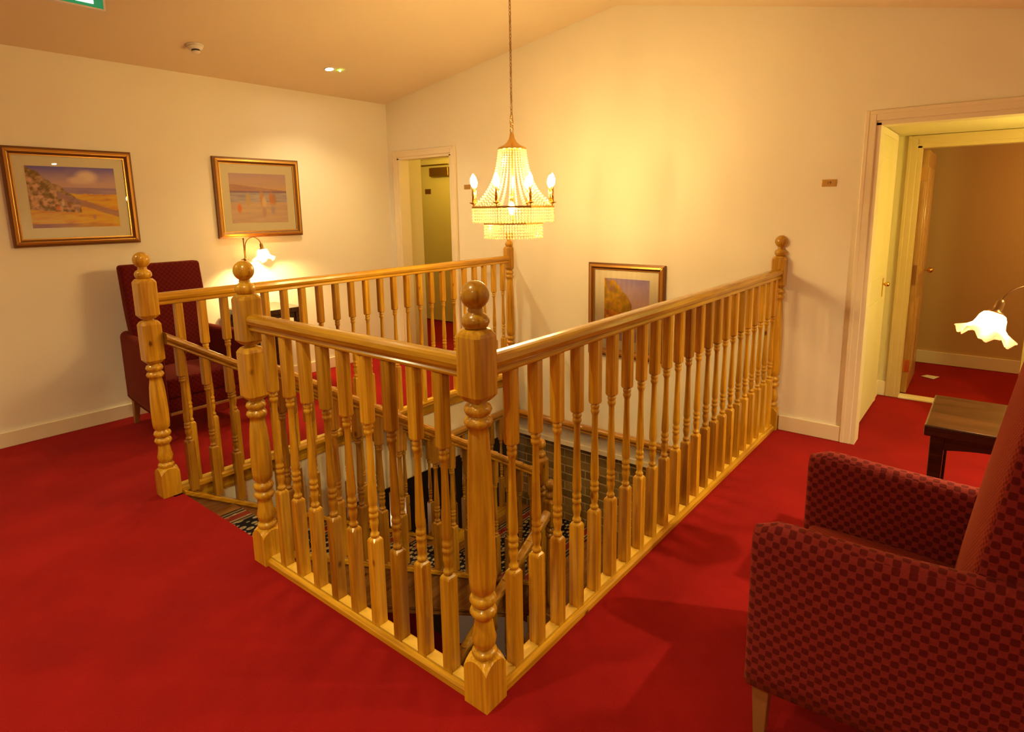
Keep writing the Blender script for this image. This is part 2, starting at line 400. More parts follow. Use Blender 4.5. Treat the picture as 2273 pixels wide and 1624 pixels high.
# baseboards
def baseboard(name, x0, y0, x1, y1):
    struct(obj(name, bx(x0, y0, 0, x1, y1, .105), M_TRIM, bevel=.004))
baseboard('baseboard_left', XL, YF, XL + .018, YB - .03)
baseboard('baseboard_back', .055, YB - .018, .444, YB)
baseboard('baseboard_back_left', D1[1] + .072, YB - .018, WA - .06, YB)
baseboard('baseboard_right', XR - .018, YF, XR, YB)
baseboard('baseboard_front', XL + .02, YF, XR - .02, YF + .018)

# ------------------------------------------------------------------ doorways
def frame(name, x0, x1, zh, yw, side=-1, aw=.07, depth=T, mat=M_TRIM):
    """lining + stepped architrave on the camera side of a wall at y = yw"""
    a = MB(); y0 = yw - .022; y1 = yw
    a.box(x0 - aw, y0, 0, x0 - .012, y1, zh + aw); a.box(x1 + .012, y0, 0, x1 + aw, y1, zh + aw); a.box(x0 - .012, y0, zh + .012, x1 + .012, y1, zh + aw)
    b = MB(); y0 = yw - .0245
    b.box(x0 - aw - .002, y0, 0, x0 - aw + .022, y1 - .001, zh + aw + .002); b.box(x1 + aw - .022, y0, 0, x1 + aw + .002, y1 - .001, zh + aw + .002); b.box(x0 - aw + .022, y0, zh + aw - .022, x1 + aw - .022, y1 - .001, zh + aw + .002)
    c = MB()
    c.box(x0 - .012, yw - .012, 0, x0 + .014, yw + depth, zh); c.box(x1 - .014, yw - .012, 0, x1 + .012, yw + depth, zh); c.box(x0 - .012, yw - .012, zh - .014, x1 + .012, yw + depth, zh + .012)
    t = obj(name, a, mat, bevel=.004); struct(t)
    obj('bead', b, mat, t, bevel=.004); obj('door_lining', c, mat, t)
    return t
struct(frame('trim_1', *D1, YB)); struct(frame('trim_2', *D2, YB))
# corridor behind the left doorway
cor = MB()
cor.box(-6.2, YB + T, -.03, -2.6, 4.75, 0)
struct(obj('floor_corridor', cor, M_CARPET))
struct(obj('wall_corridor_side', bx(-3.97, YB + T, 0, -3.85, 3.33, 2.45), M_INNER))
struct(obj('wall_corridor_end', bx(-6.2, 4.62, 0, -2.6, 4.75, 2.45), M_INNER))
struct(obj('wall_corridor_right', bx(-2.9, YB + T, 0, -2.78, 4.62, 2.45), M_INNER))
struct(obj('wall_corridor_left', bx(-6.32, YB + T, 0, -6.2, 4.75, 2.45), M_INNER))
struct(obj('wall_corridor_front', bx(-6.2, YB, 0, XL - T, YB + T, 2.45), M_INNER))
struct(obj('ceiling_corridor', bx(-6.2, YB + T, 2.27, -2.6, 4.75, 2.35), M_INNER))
d = struct(obj('door_1', bx(-5.45, 4.575, .01, -4.55, 4.615, 2.12), M_INNER, bevel=.003), 'olive cream door at the end of the corridor')
obj('door_frame', MB().box(-5.53, 4.585, 0, -5.455, 4.62, 2.2).box(-4.545, 4.585, 0, -4.47, 4.62, 2.2).box(-5.53, 4.585, 2.125, -4.47, 4.62, 2.2), M_TRIM, d)
pl = thing('door_number_plate', 'small dark number plate on the far corridor door', 'plate', (-5.085, 4.57, 1.785)); obj('plate', bx(-5.14, 4.568, 1.752, -5.03, 4.574, 1.818), M_ABRASS, pl)
dc = thing('door_closer', 'brown overhead door closer on the corridor door', 'door closer', (-4.8, 4.57, 2.03))
obj('closer_body', bx(-4.96, 4.50, 1.975, -4.62, 4.574, 2.09), M_ABRASS, dc, bevel=.006); obj('closer_arm', bx(-5.16, 4.53, 2.12, -4.66, 4.55, 2.135), M_ABRASS, dc); obj('end_cap', bx(-4.975, 4.50, 1.98, -4.961, 4.574, 2.085), M_BRASS, dc)
# lobby behind the right doorway
LXL, LY = .46, 4.30
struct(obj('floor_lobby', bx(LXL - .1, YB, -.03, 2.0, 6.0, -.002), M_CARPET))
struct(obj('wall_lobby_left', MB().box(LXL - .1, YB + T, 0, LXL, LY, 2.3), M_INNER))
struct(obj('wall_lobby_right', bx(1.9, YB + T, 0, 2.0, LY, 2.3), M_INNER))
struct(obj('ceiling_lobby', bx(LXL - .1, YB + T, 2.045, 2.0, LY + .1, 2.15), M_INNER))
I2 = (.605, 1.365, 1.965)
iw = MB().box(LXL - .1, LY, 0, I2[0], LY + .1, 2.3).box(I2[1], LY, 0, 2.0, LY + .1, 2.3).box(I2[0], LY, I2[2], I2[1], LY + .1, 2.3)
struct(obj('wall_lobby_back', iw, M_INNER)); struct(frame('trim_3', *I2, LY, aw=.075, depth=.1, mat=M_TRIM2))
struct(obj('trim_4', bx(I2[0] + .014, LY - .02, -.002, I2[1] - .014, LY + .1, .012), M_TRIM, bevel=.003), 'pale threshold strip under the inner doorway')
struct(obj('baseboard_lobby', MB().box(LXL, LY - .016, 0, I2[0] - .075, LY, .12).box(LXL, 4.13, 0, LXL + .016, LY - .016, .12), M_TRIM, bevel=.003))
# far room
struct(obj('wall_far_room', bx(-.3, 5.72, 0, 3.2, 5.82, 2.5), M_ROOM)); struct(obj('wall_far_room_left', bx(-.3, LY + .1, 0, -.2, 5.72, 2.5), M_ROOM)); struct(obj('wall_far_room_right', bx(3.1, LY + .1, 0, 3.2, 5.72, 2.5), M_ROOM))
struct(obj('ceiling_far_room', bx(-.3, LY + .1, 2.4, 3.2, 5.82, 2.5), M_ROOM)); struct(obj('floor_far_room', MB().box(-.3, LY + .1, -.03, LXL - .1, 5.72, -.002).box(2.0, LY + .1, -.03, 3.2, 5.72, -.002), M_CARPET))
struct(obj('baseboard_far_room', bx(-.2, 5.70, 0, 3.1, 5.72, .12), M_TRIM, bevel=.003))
# cupboard door in the lobby's left wall
d = obj('door_2', bx(LXL, 3.22, .02, LXL + .03, 4.06, 1.99), M_INNER, bevel=.004); struct(d, 'pale yellow cupboard door in the lobby side wall')
obj('door_frame', MB().box(LXL, 3.15, 0, LXL + .022, 3.215, 2.04).box(LXL, 4.065, 0, LXL + .022, 4.13, 2.04).box(LXL, 3.215, 1.995, LXL + .022, 4.065, 2.04), M_TRIM, d)
for z0, z1 in ((.15, .85), (1.02, 1.85)): obj('panel', bx(LXL + .03, 3.34, z0, LXL + .036, 3.94, z1), M_INNER, d, bevel=.004)
obj('handle', MB().ball((LXL + .06, 3.9, .955), .018).tube([(LXL + .03, 3.9, .955), (LXL + .05, 3.9, .955)], .008).box(LXL + .03, 3.885, .86, LXL + .034, 3.915, 1.0), M_BRASS, d)
# open panelled door of the far room
def place_rot(o, loc, rz): o.location = loc; o.rotation_euler = (0, 0, rz)
d = struct(obj('door_3', bx(0, -.02, .015, .74, .02, 1.945), M_DOORW, bevel=.002), 'pine panelled door standing open into the far room')
for side in (-1, 1):
    for (x0, x1) in ((.10, .33), (.41, .64)):
        for (z0, z1) in ((.18, .78), (.98, 1.82)):
            y0, y1 = (side * .02, side * .024)
            obj('panel', bx(x0, min(y0, y1), z0, x1, max(y0, y1), z1), M_DOORW, d, bevel=.003)
kn = MB()
for side in (-1, 1):
    kn.tube([(.68, side * .02, .965), (.68, side * .05, .965)], .008); kn.ball((.68, side * .062, .965), .024)
obj('knob', kn, M_BRASS, d)
for z in (.24, 1.76): obj('hinge', bx(-.004, -.024, z - .05, .0, .022, z + .05), M_BRASS, d)
obj('lock_plate', bx(-.003, -.012, .90, .0, .012, 1.06), M_ABRASS, d)
place_rot(d, (.638, LY + .115, 0), math.radians(91))

# ------------------------------------------------------------------ stairwell lining
ZF = -.555                                         # underside of the floor structure
fa = MB()
fa.box(WA - .03, 0, ZF, WA - .006, YB, -.085)      # left face
fa.box(WB + .05, 0, ZF, .03, .024, -.03)           # front face under B-C
fa.box(.006, .024, ZF, .03, YB, -.03)              # right face under C-D
struct(obj('wall_well', fa, M_WALL), 'white plaster lining of the stairwell below the landing')
tr = MB().box(WA - .035, .05, -.085, WA + .004, YB, -.0005)
struct(obj('trim_5', tr, M_WY, bevel=.004), 'pine nosing along the left edge of the stairwell')
struct(obj('trim_6', bx(WA - .006, YB - .012, ZF, .006, YB, ZF + .045), M_TRIM, bevel=.004), 'white bead along the foot of the plaster in the stairwell')
# structural edge of the floor beyond the well + lower hall shell
lo = MB()
ZL2 = -2.62
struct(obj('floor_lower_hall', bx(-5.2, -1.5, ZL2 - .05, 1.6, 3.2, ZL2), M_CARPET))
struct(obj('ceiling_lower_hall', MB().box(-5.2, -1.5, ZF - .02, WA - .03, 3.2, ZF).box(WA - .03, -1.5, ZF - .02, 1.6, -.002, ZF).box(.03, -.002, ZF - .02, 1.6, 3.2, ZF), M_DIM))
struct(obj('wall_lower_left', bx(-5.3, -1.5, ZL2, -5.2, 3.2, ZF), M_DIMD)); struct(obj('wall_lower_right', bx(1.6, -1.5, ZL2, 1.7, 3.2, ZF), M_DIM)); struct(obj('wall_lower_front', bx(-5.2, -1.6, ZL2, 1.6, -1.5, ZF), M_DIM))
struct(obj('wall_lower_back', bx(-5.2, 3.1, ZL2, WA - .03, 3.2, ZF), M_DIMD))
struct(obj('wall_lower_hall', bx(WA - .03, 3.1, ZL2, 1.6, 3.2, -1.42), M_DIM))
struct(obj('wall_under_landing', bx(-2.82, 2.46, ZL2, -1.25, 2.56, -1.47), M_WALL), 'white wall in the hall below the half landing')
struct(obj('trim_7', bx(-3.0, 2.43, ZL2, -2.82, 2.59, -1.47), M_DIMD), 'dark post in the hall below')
# brick wall above the half landing
bw = struct(obj('wall_brick', bx(WA - .03, 3.06, -1.42, 1.6, 3.1, ZF), M_MORTAR), 'brown brick wall behind the half landing')
bme = {}
for k in range(2):
    for q in range(3):
        L = (.212, .101)[k]
        b_ = bx(0, -.005, 0, L, 0, .066).mesh('brick'); b_.materials.append(M_BRICK[q]); bme[k, q] = b_
row = 0; z = -1.31
while z < ZF - .05:
    x = -2.34 - (0 if row % 2 else .111)
    while x < -.45:
        if x < -2.36: k, xx = 1, -2.34
        else: k, xx = 0, x
        br = bpy.data.objects.new('brick', bme[k, random.randrange(3)]); COL.objects.link(br); br.parent = bw
        br.location = (xx, 3.06 + random.uniform(-.002, .002), z)
        x += .222 if not (x < -2.36) else .222
    z += .078; row += 1

# ------------------------------------------------------------------ newel posts
def newel(x, y, label, z0=0.0, double=False, cut=None):
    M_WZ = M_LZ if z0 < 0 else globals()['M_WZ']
    t = thing('newel_post', label, 'newel post', (x, y, z0), 'turned pine newel posts')
    dz = z0
    fin = MB()
    prof = [(.0005, 1.343)] + [(.0415 * math.sin(a), 1.3015 + .0415 * math.cos(a)) for a in [PI * k / 12 for k in range(1, 11)]]
    prof += [(.021, 1.262), (.0225, 1.258), (.021, 1.254), (.024, 1.250), (.034, 1.244), (.0405, 1.232), (.0405, 1.222), (.036, 1.212), (.030, 1.206), (.0005, 1.206)]
    fin.lathe([(r, z + dz) for r, z in prof], x, y, 0, 28)
    def blk(z_top, z_bot):
        h, c = .0465, .011
        return MB().sq([(z_bot + dz, .030, .010), (z_bot + .010 + dz, .040, .014), (z_bot + .020 + dz, h, c), (z_top - .022 + dz, h, c), (z_top - .012 + dz, .043, .015), (z_top - .003 + dz, .036, .014), (z_top + dz, .028, .010)], x, y)
    obj('finial', fin, M_WZ, t, cut_y=cut, weld=True)
    obj('block', blk(1.206, .992), M_WZ, t, cut_y=cut, weld=True)
    zb = .992
    if double:
        obj('block', blk(.982, .750), M_WZ, t, cut_y=cut, weld=True)
        obj('neck', MB().lathe([(.024, .975 + dz), (.024, 1.0 + dz)], x, y, 0, 16), M_WZ, t, cut_y=cut, weld=True)
        zb = .750
    # turned shaft
    p = [(.028, zb + .004), (.028, zb - .008), (.037, zb - .012), (.0425, zb - .026), (.036, zb - .040), (.029, zb - .044), (.029, zb - .047), (.038, zb - .051), (.0435, zb - .064), (.036, zb - .078), (.0295, zb - .083)]
    p += [(.0315, zb - .10), (.036, zb - .20 if zb > .9 else .62), (.0405, .66 if zb > .9 else .55), (.0425, .48), (.0425, .42), (.040, .390), (.030, .378), (.030, .374), (.038, .369), (.0435, .355), (.036, .340), (.029, .336), (.029, .332), (.038, .328), (.0435, .315), (.036, .300), (.028, .292),
          (.029, .284), (.033, .25), (.0395, .222), (.035, .20), (.028, .190), (.028, .187), (.037, .183), (.0415, .174), (.035, .162), (.031, .154), (.030, .146)]
    obj('turned_shaft', MB().lathe([(r, z + dz) for r, z in p], x, y, 0, 24), M_WZ, t, cut_y=cut, weld=True)
    # square foot with scooped top
    b = MB(); h = .0475; n = 8
    loops = []
    def loop(zc, ze, hh):
        L = []
        for side in range(4):
            for i in range(n):
                s_ = -1 + 2 * i / n; a = [(s_, -1), (1, s_), (-s_, 1), (-1, -s_)][side]
                k = abs(s_) ** 2.2
                L.append((x + a[0] * hh, y + a[1] * hh, zc + (ze - zc) * k + dz))
        return L
    loops = [loop(0, 0, h), loop(.158, .128, h), loop(.160, .138, h * .86), loop(.160, .155, h * .62)]
    b.rings(loops)
    obj('base_block', b, M_WZ, t, cut_y=cut, weld=True)
    return t
newel(0, 0, 'tall pine newel post with ball finial at the nearest corner of the stairwell')
newel(WB, 0, 'pine newel post with double block at the right side of the stair head', double=True)
newel(WA, 0, 'leftmost pine newel post with double block, in front of the far armchair', double=True)
newel(0, YB, 'pine half newel against the back wall beside the right doorway', cut=YB - .0005)
newel(WA, YB, 'pine half newel against the back wall under the chandelier', cut=YB - .0005)

# ------------------------------------------------------------------ balusters + rails
def baluster_mesh(z0, z1, name='baluster', mat=None):
    """square foot, turned middle, square head; z0..z1 mapped from the reference 0.035..1.058"""
    k = (z1 - z0)
    def zz(v): return z0 + (v - .035) / (1.058 - .035) * k
    h = .0205
    b = MB()
    b.sq([(z0, h, .0006), (zz(.372), h, .0006), (zz(.378), h * .93, .004), (zz(.384), h * .7, .006)])
    b.sq([(zz(.810), h * .66, .006), (zz(.813), h * .92, .0075), (zz(.819), h, .006), (z1, h, .006)])
    p = [(.0125, .380), (.0125, .386), (.0165, .389), (.0172, .395), (.0150, .400), (.0115, .404), (.0125, .415), (.0165, .435), (.0160, .447), (.0125, .458),
         (.0165, .462), (.0175, .468), (.0160, .476), (.0130, .479), (.0165, .483), (.0175, .490), (.0160, .497), (.0130, .502), (.0165, .512), (.0170, .53), (.0140, .62), (.0115, .72), (.0112, .765),
         (.0135, .772), (.0165, .778), (.0165, .787), (.0135, .791), (.0160, .795), (.0172, .801), (.0150, .808), (.0120, .812)]
    b.lathe([(r, zz(z)) for r, z in p], 0, 0, 0, 12, cap=False)
    me = b.mesh(name); me.materials.append(mat or M_WZ)
    return me
RAIL = [(-.014, -.066), (.014, -.066), (.023, -.064), (.0245, -.056), (.0205, -.050), (.0205, -.046), (.031, -.037), (.0345, -.024), (.030, -.010), (.022, -.003), (.010, 0), (-.010, 0), (-.022, -.003), (-.030, -.010), (-.0345, -.024), (-.031, -.037), (-.0205, -.046), (-.0205, -.050), (-.0245, -.056), (-.023, -.064)]
BASE = [(-.036, 0), (.036, 0), (.036, .020), (.030, .029), (.0215, .031), (.0205, .026), (-.0205, .026), (-.0215, .031), (-.030, .029), (-.036, .020)]
BAL = baluster_mesh(.026, 1.056)
def level_balustrade(p0, p1, n, label):
    ax = 'x' if abs(p1[0] - p0[0]) > abs(p1[1] - p0[1]) else 'y'
    mat = M_WX if ax == 'x' else M_WY
    c = ((p0[0] + p1[0]) / 2, (p0[1] + p1[1]) / 2, 0)
    t = thing('balustrade', label, 'balustrade', c, 'level landing balustrades')
    d = (Vector(p1) - Vector(p0)); L = d.length; u = d / L
    g = .0462
    a = Vector(p0) + u * g; b = Vector(p1) - u * (g if abs(p1[1] - YB) > .01 else .001)
    obj('handrail', MB().sweep(RAIL, (a.x, a.y, 1.122), (b.x, b.y, 1.122)), mat, t, bevel=.0015)
    obj('base_rail', MB().sweep(BASE, (a.x, a.y, 0), (b.x, b.y, 0)), mat, t)
    span = (b - a).length; pitch = (span - n * .041) / (n + 1) + .041
    fm = None
    for i in range(n):
        q = a + u * (pitch * (i + 1) - .0205)
        inst(BAL, 'baluster', t, (q.x, q.y, 0))
    gl = pitch - .041
    f = MB()
    if ax == 'x': f.box(-gl / 2 + .001, -.0195, .026, gl / 2 - .001, .0195, .037)
    else: f.box(-.0195, -gl / 2 + .001, .026, .0195, gl / 2 - .001, .037)
    fm = f.mesh('spacer_fillet'); fm.materials.append(M_FIL)
    for i in range(n + 1):
        q = a + u * (pitch * i + gl / 2)
        inst(fm, 'spacer_fillet', t, (q.x, q.y, 0))
    return t
level_balustrade((WB, 0, 0), (0, 0, 0), 9, 'short pine balustrade facing the camera between two newel posts')
level_balustrade((0, 0, 0), (0, YB, 0), 23, 'long pine balustrade on the right running to the back wall')
level_balustrade((WA, 0, 0), (WA, YB, 0), 23, 'pine balustrade on the far left side of the stairwell')

# ------------------------------------------------------------------ stairs
RISE, GO, Y0, NR = .1625, .262, .045, 8
ZLAND = -RISE * NR; YLAND = Y0 + (NR - 1) * GO
SL = RISE / GO
XS0, XS1 = WA + .045, WB                          # string centre lines of the upper flight
st = thing('stair_flight', 'timber stair flight going down from the gap between the left newels', 'stairs', ((XS0 + XS1) / 2, 1.0, ZLAND))
def string_board(x, y0, y1, zfun, depth=.27, th=.034):
    return MB().hexa([(x - th / 2, y0, zfun(y0) - depth), (x + th / 2, y0, zfun(y0) - depth), (x + th / 2, y1, zfun(y1) - depth), (x - th / 2, y1, zfun(y1) - depth)],
                     [(x - th / 2, y0, zfun(y0)), (x + th / 2, y0, zfun(y0)), (x + th / 2, y1, zfun(y1)), (x - th / 2, y1, zfun(y1))])
zs = lambda y: .010 - .62 * (y - .02)
for x in (XS0, XS1):
    s_ = obj('string', string_board(x, .05, 1.97, zs, .25), M_WD, st)
    obj('string_cap', string_board(x, .05, 1.97, lambda y: zs(y) + .028, .0275, .062), M_WY, s_, bevel=.004)
    for dz_, hh in ((-.235, .018), (-.262, .02)):
        obj('bead', string_board(x, .05, 1.97, lambda y: zs(y) + dz_ + hh, hh, .05), M_WD, s_, bevel=.003)
for i in range(NR):
    y = Y0 + i * GO; zt = -RISE * i
    obj('riser', bx(XS0 + .018, y - .018, zt - RISE, XS1 - .018, y, zt - (.031 if i else .062)), M_WD, st)
    if i < NR - 1:
        obj('tread', bx(XS0 + .018, y + .0002, zt - RISE - .03, XS1 - .018, y + GO, zt - RISE), M_WD, st, bevel=.004)
# half landing
la = thing('half_landing', 'timber half landing below the brick wall', 'landing', (-1.2, 2.4, ZLAND))
obj('deck', bx(WA - .02, YLAND, ZLAND - .16, .0, 3.055, ZLAND), M_WD, la)
# lower flight back towards the camera
XT0, XT1 = WB + .13, -.05
s2 = thing('stair_flight', 'timber stair flight going down from the half landing below the landing', 'stairs', (-.6, 1.0, ZL2))
zs2 = lambda y: ZLAND + .02 - .62 * (YLAND - y)
obj('string', MB().hexa([(XT0 - .017, .0, zs2(0) - .27), (XT0 + .017, 0, zs2(0) - .27), (XT0 + .017, YLAND, zs2(YLAND) - .27), (XT0 - .017, YLAND, zs2(YLAND) - .27)],
                        [(XT0 - .017, .0, zs2(0)), (XT0 + .017, 0, zs2(0)), (XT0 + .017, YLAND, zs2(YLAND)), (XT0 - .017, YLAND, zs2(YLAND))]), M_WD, s2)
for i in range(NR - 1):
    y = YLAND - i * GO; zt = ZLAND - RISE * i
    obj('riser', bx(XT0 + .018, y - .018, zt - RISE, XT1, y - .0005, zt - .0005), M_WD, s2)
    obj('tread', bx(XT0 + .018, y - GO, zt - RISE - .03, XT1, y - .0185, zt - RISE), M_WD, s2)
# runners (thin carpet following the steps)
def runner(name, label, pts, xc, half, th=.008):
    """pts: profile in (y, z) going along the carpet"""
    v, f, uvs = [], [], []
    dist = 0
    n = 8
    acc = [0]
    for a, b in zip(pts, pts[1:]): acc.append(acc[-1] + math.hypot(b[0] - a[0], b[1] - a[1]))
    for k, (y, z) in enumerate(pts):
        for j in range(n + 1):
            x = xc - half + 2 * half * j / n
            v.append((x, y, z)); uvs.append((x - xc, acc[k]))
    for k in range(len(pts) - 1):
        for j in range(n):
            a = k * (n + 1) + j; f.append((a, a + 1, a + n + 2, a + n + 1))
    me = bpy.data.meshes.new(name); me.from_pydata(v, [], f)
    ul = me.uv_layers.new(name='UVMap')
    for lp in me.loops: ul.data[lp.index].uv = uvs[lp.vertex_index]
    me.materials.append(runner_mat(name + '_weave', half))
    o = bpy.data.objects.new(name, me); COL.objects.link(o)
    so = o.modifiers.new('thick', 'SOLIDIFY'); so.thickness = th; so.offset = 1
    tag(o, label, 'carpet runner'); return o
pts = []
e = .001
for i in range(NR):
    y = Y0 + i * GO; zt = -RISE * i
    if i == 0: pts += [(y + e, -.062)]
    else: pts += [(y + e, zt + e)]
    pts += [(y + e, zt - RISE + e)]
pts += [(YLAND + .55, ZLAND + e), (3.04, ZLAND + e)]
pts = [(p[0], p[1]) for p in pts]
runner('stair_runner', 'navy paisley stair runner with red and cream borders on the upper flight', pts[::-1], (XS0 + XS1) / 2, .385)
pts = [(3.03, ZLAND + e)]
for i in range(NR - 1):
    y = YLAND - i * GO; zt = ZLAND - RISE * i
    pts += [(y - .019 - e, zt + e), (y - .019 - e, zt - RISE + e)]
pts += [(YLAND - (NR - 1) * GO + .01, ZLAND - RISE * (NR - 1) + e)]
runner('stair_runner', 'navy paisley stair runner on the lower flight and half landing, seen between the right balusters', pts, (XT0 + XT1) / 2, .42)

# sloping balustrades of the stairs
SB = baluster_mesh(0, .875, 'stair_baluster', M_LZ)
def stair_balustrade(x, y0, y1, za, slope, n, label, zr_off=.91, bal=True):
    """handrail top z = za + slope*(y - y0)"""
    t = thing('stair_balustrade', label, 'balustrade', (x, (y0 + y1) / 2, za + slope * (y1 - y0) / 2 - .9), 'stair balustrades')
    obj('handrail', MB().sweep(RAIL, (x, y0, za), (x, y1, za + slope * (y1 - y0))), M_LY, t, bevel=.0015)
    for i in range(n):
        y = y0 + (y1 - y0) * (i + .5) / n
        inst(SB, 'baluster', t, (x, y, za + slope * (y - y0) - zr_off + .028))
    return t
stair_balustrade(XS1, .05, 1.99, .915, -.62, 15, 'sloping pine balustrade on the near side of the upper stair flight')
stair_balustrade(XS0, .05, 1.95, .915, -.62, 15, 'sloping pine balustrade on the far side of the upper stair flight')
newel(XS1, 2.035, 'newel post at the foot of the near sloping balustrade', z0=-1.42)
newel(XS1 + .13, 1.98, 'lower newel post with ball finial beside the brick wall', z0=-1.675)
stair_balustrade(XT0, 1.935, .1, -.548, .60, 14, 'sloping pine balustrade of the lower stair flight', .91)
# level rail round the half landing
t = thing('landing_balustrade', 'level pine balustrade on the far side of the half landing', 'balustrade', (XS0, 2.4, ZLAND))
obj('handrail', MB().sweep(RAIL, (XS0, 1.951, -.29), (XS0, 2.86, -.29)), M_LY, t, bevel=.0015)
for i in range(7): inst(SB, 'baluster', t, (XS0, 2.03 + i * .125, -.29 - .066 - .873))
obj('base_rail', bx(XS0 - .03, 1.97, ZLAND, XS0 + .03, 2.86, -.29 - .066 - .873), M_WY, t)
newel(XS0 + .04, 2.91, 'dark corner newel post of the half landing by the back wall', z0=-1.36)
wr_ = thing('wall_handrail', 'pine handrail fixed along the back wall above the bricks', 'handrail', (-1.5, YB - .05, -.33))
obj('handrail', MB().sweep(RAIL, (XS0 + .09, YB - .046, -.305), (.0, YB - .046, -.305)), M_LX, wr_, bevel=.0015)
for x in (-2.0, -1.4, -.8, -.2): obj('bracket', MB().tube([(x, YB - .001, -.40), (x, YB - .04, -.40), (x, YB - .046, -.371)], .006), M_ABRASS, wr_)

# ------------------------------------------------------------------ pictures
def clamp(v): return max(0, min(1, v))
def mixc(a, b, t): t = clamp(t); return tuple(a[i] + (b[i] - a[i]) * t for i in range(3))
def hsh(i, j, s=0):
    v = math.sin(i * 127.1 + j * 311.7 + s * 74.7) * 43758.5453; return v - math.floor(v)
def vnoise(x, y, s=0):
    i, j = math.floor(x), math.floor(y); fx, fy = x - i, y - j; fx = fx * fx * (3 - 2 * fx); fy = fy * fy * (3 - 2 * fy)
    a = hsh(i, j, s) * (1 - fx) + hsh(i + 1, j, s) * fx; b = hsh(i, j + 1, s) * (1 - fx) + hsh(i + 1, j + 1, s) * fx
    return a * (1 - fy) + b * fy
def fbm(x, y, s=0): return .55 * vnoise(x, y, s) + .3 * vnoise(2.1 * x, 2.1 * y, s + 1) + .15 * vnoise(4.3 * x, 4.3 * y, s + 2)
def blob(u, v, cx, cy, rx, ry): return clamp(1.6 - 1.6 * math.hypot((u - cx) / rx, (v - cy) / ry) + .2)
SKYB, SKYP, SAND = (.27, .24, .52), (.62, .46, .46), (.78, .50, .15)
def paint_cliff_beach(u, v):          # v: 0 bottom .. 1 top
    c = mixc(SKYP, SKYB, (v - .72) / .28 + .5 * (fbm(u * 4, v * 6) - .5))
    c = mixc(c, (.80, .66, .60), blob(u, v, .66, .84, .14, .12)); c = mixc(c, (.75, .60, .56), blob(u, v, .55, .78, .12, .07))
    if v < .66: c = mixc((.33, .25, .40), (.55, .42, .45), fbm(u * 3, v * 30, 3) * .9)
    if v < .56 - .04 * u + .05 * fbm(u * 6, v * 3, 4): c = mixc((.80, .54, .15), (.58, .32, .10), fbm(u * 7, v * 26, 5) * 1.8 - .5)
    edge = 1.02 - 1.05 * u + .12 * (fbm(u * 9, v * 9, 6) - .5)
    if u < .56 and v < edge and v > .30 - .1 * u:
        c = mixc((.24, .17, .10), (.72, .50, .38), fbm(u * 24, v * 22, 7) * 2.6 - .8)
        c = mixc(c, (.28, .24, .16), clamp((v - edge + .2) * 4) * fbm(u * 20, v * 20, 8))
    if u > .3 and abs(v - (.52 - .48 * (u - .35))) < .035 + .03 * fbm(u * 12, v * 12, 9): c = mixc(c, (.42, .28, .30), .75)
    for i, (cx, cy) in enumerate(((.30, .32), (.36, .40), (.43, .36), (.62, .42), (.70, .17), (.52, .30))):
        c = mixc(c, ((.70, .30, .14), (.75, .62, .52), (.40, .22, .2), (.5, .3, .26), (.55, .36, .3), (.46, .32, .28))[i], blob(u, v, cx, cy, .022, .05))
    if v < .07: c = mixc(c, (.36, .20, .24), clamp(1.2 - u * 1.3))
    return c
def paint_paddlers(u, v):
    c = mixc((.66, .48, .36), (.55, .42, .50), (v - .7) * 3 + .6 * (fbm(u * 3, v * 9, 11) - .5))
    if v < .78 - .14 * max(0, u - .1) and v > .62: c = mixc((.42, .27, .27), (.55, .36, .30), fbm(u * 8, v * 20, 12))
    if v <= .64: c = mixc((.40, .34, .42), (.62, .54, .54), fbm(u * 5, v * 34, 13) * 1.5 - .25)
    if .615 < v < .645: c = mixc(c, (.26, .17, .26), .8)
    if v < .42: c = mixc((.58, .44, .38), (.72, .56, .44), fbm(u * 4, v * 26, 14) * 1.4 - .2)
    for cx, cy, h, col in ((.14, .3, .11, (.70, .30, .18)), (.30, .47, .16, (.60, .46, .28)), (.54, .5, .19, (.60, .36, .22)), (.58, .42, .12, (.80, .62, .44)), (.71, .50, .15, (.62, .28, .14)), (.76, .48, .14, (.55, .30, .20)), (.57, .22, .12, (.56, .38, .34)), (.73, .26, .10, (.52, .40, .42))):
        c = mixc(c, col, blob(u, v, cx, cy, .045, h) * .95)
    return c
def paint_headland(u, v):
    c = mixc((.66, .50, .46), (.40, .34, .48), (v - .55) * 2.2 + .5 * (fbm(u * 4, v * 6, 21) - .5))
    edge = .98 - 1.1 * max(0, u - .18) ** 1.3 + .1 * (fbm(u * 8, v * 8, 22) - .5)
    if v < edge and u < .62:
        c = mixc((.36, .27, .10), (.66, .44, .16), fbm(u * 11, v * 11, 23) * 1.8 - .4)
        c = mixc(c, (.34, .22, .24), clamp(fbm(u * 6, v * 7, 24) * 2.4 - 1.2))
    if v < .48 + .12 * (fbm(u * 7, 2, 25) - .5) and v > .18: c = mixc((.42, .20, .13), (.72, .42, .20), fbm(u * 12, v * 16, 26) * 1.5 - .2)
    if v < .34 - .1 * u: c = mixc((.74, .45, .16), (.5, .3, .2), fbm(u * 6, v * 14, 27) * .8)
    if v < .22: c = mixc((.30, .27, .36), (.5, .42, .40), fbm(u * 5, v * 20, 28))
    return c
def grade(c):
    g = sum(c) / 3
    return [max(.01, min(.95, .46 + 1.35 * ((g + (q - g) * 1.35) - .44))) for q in c]
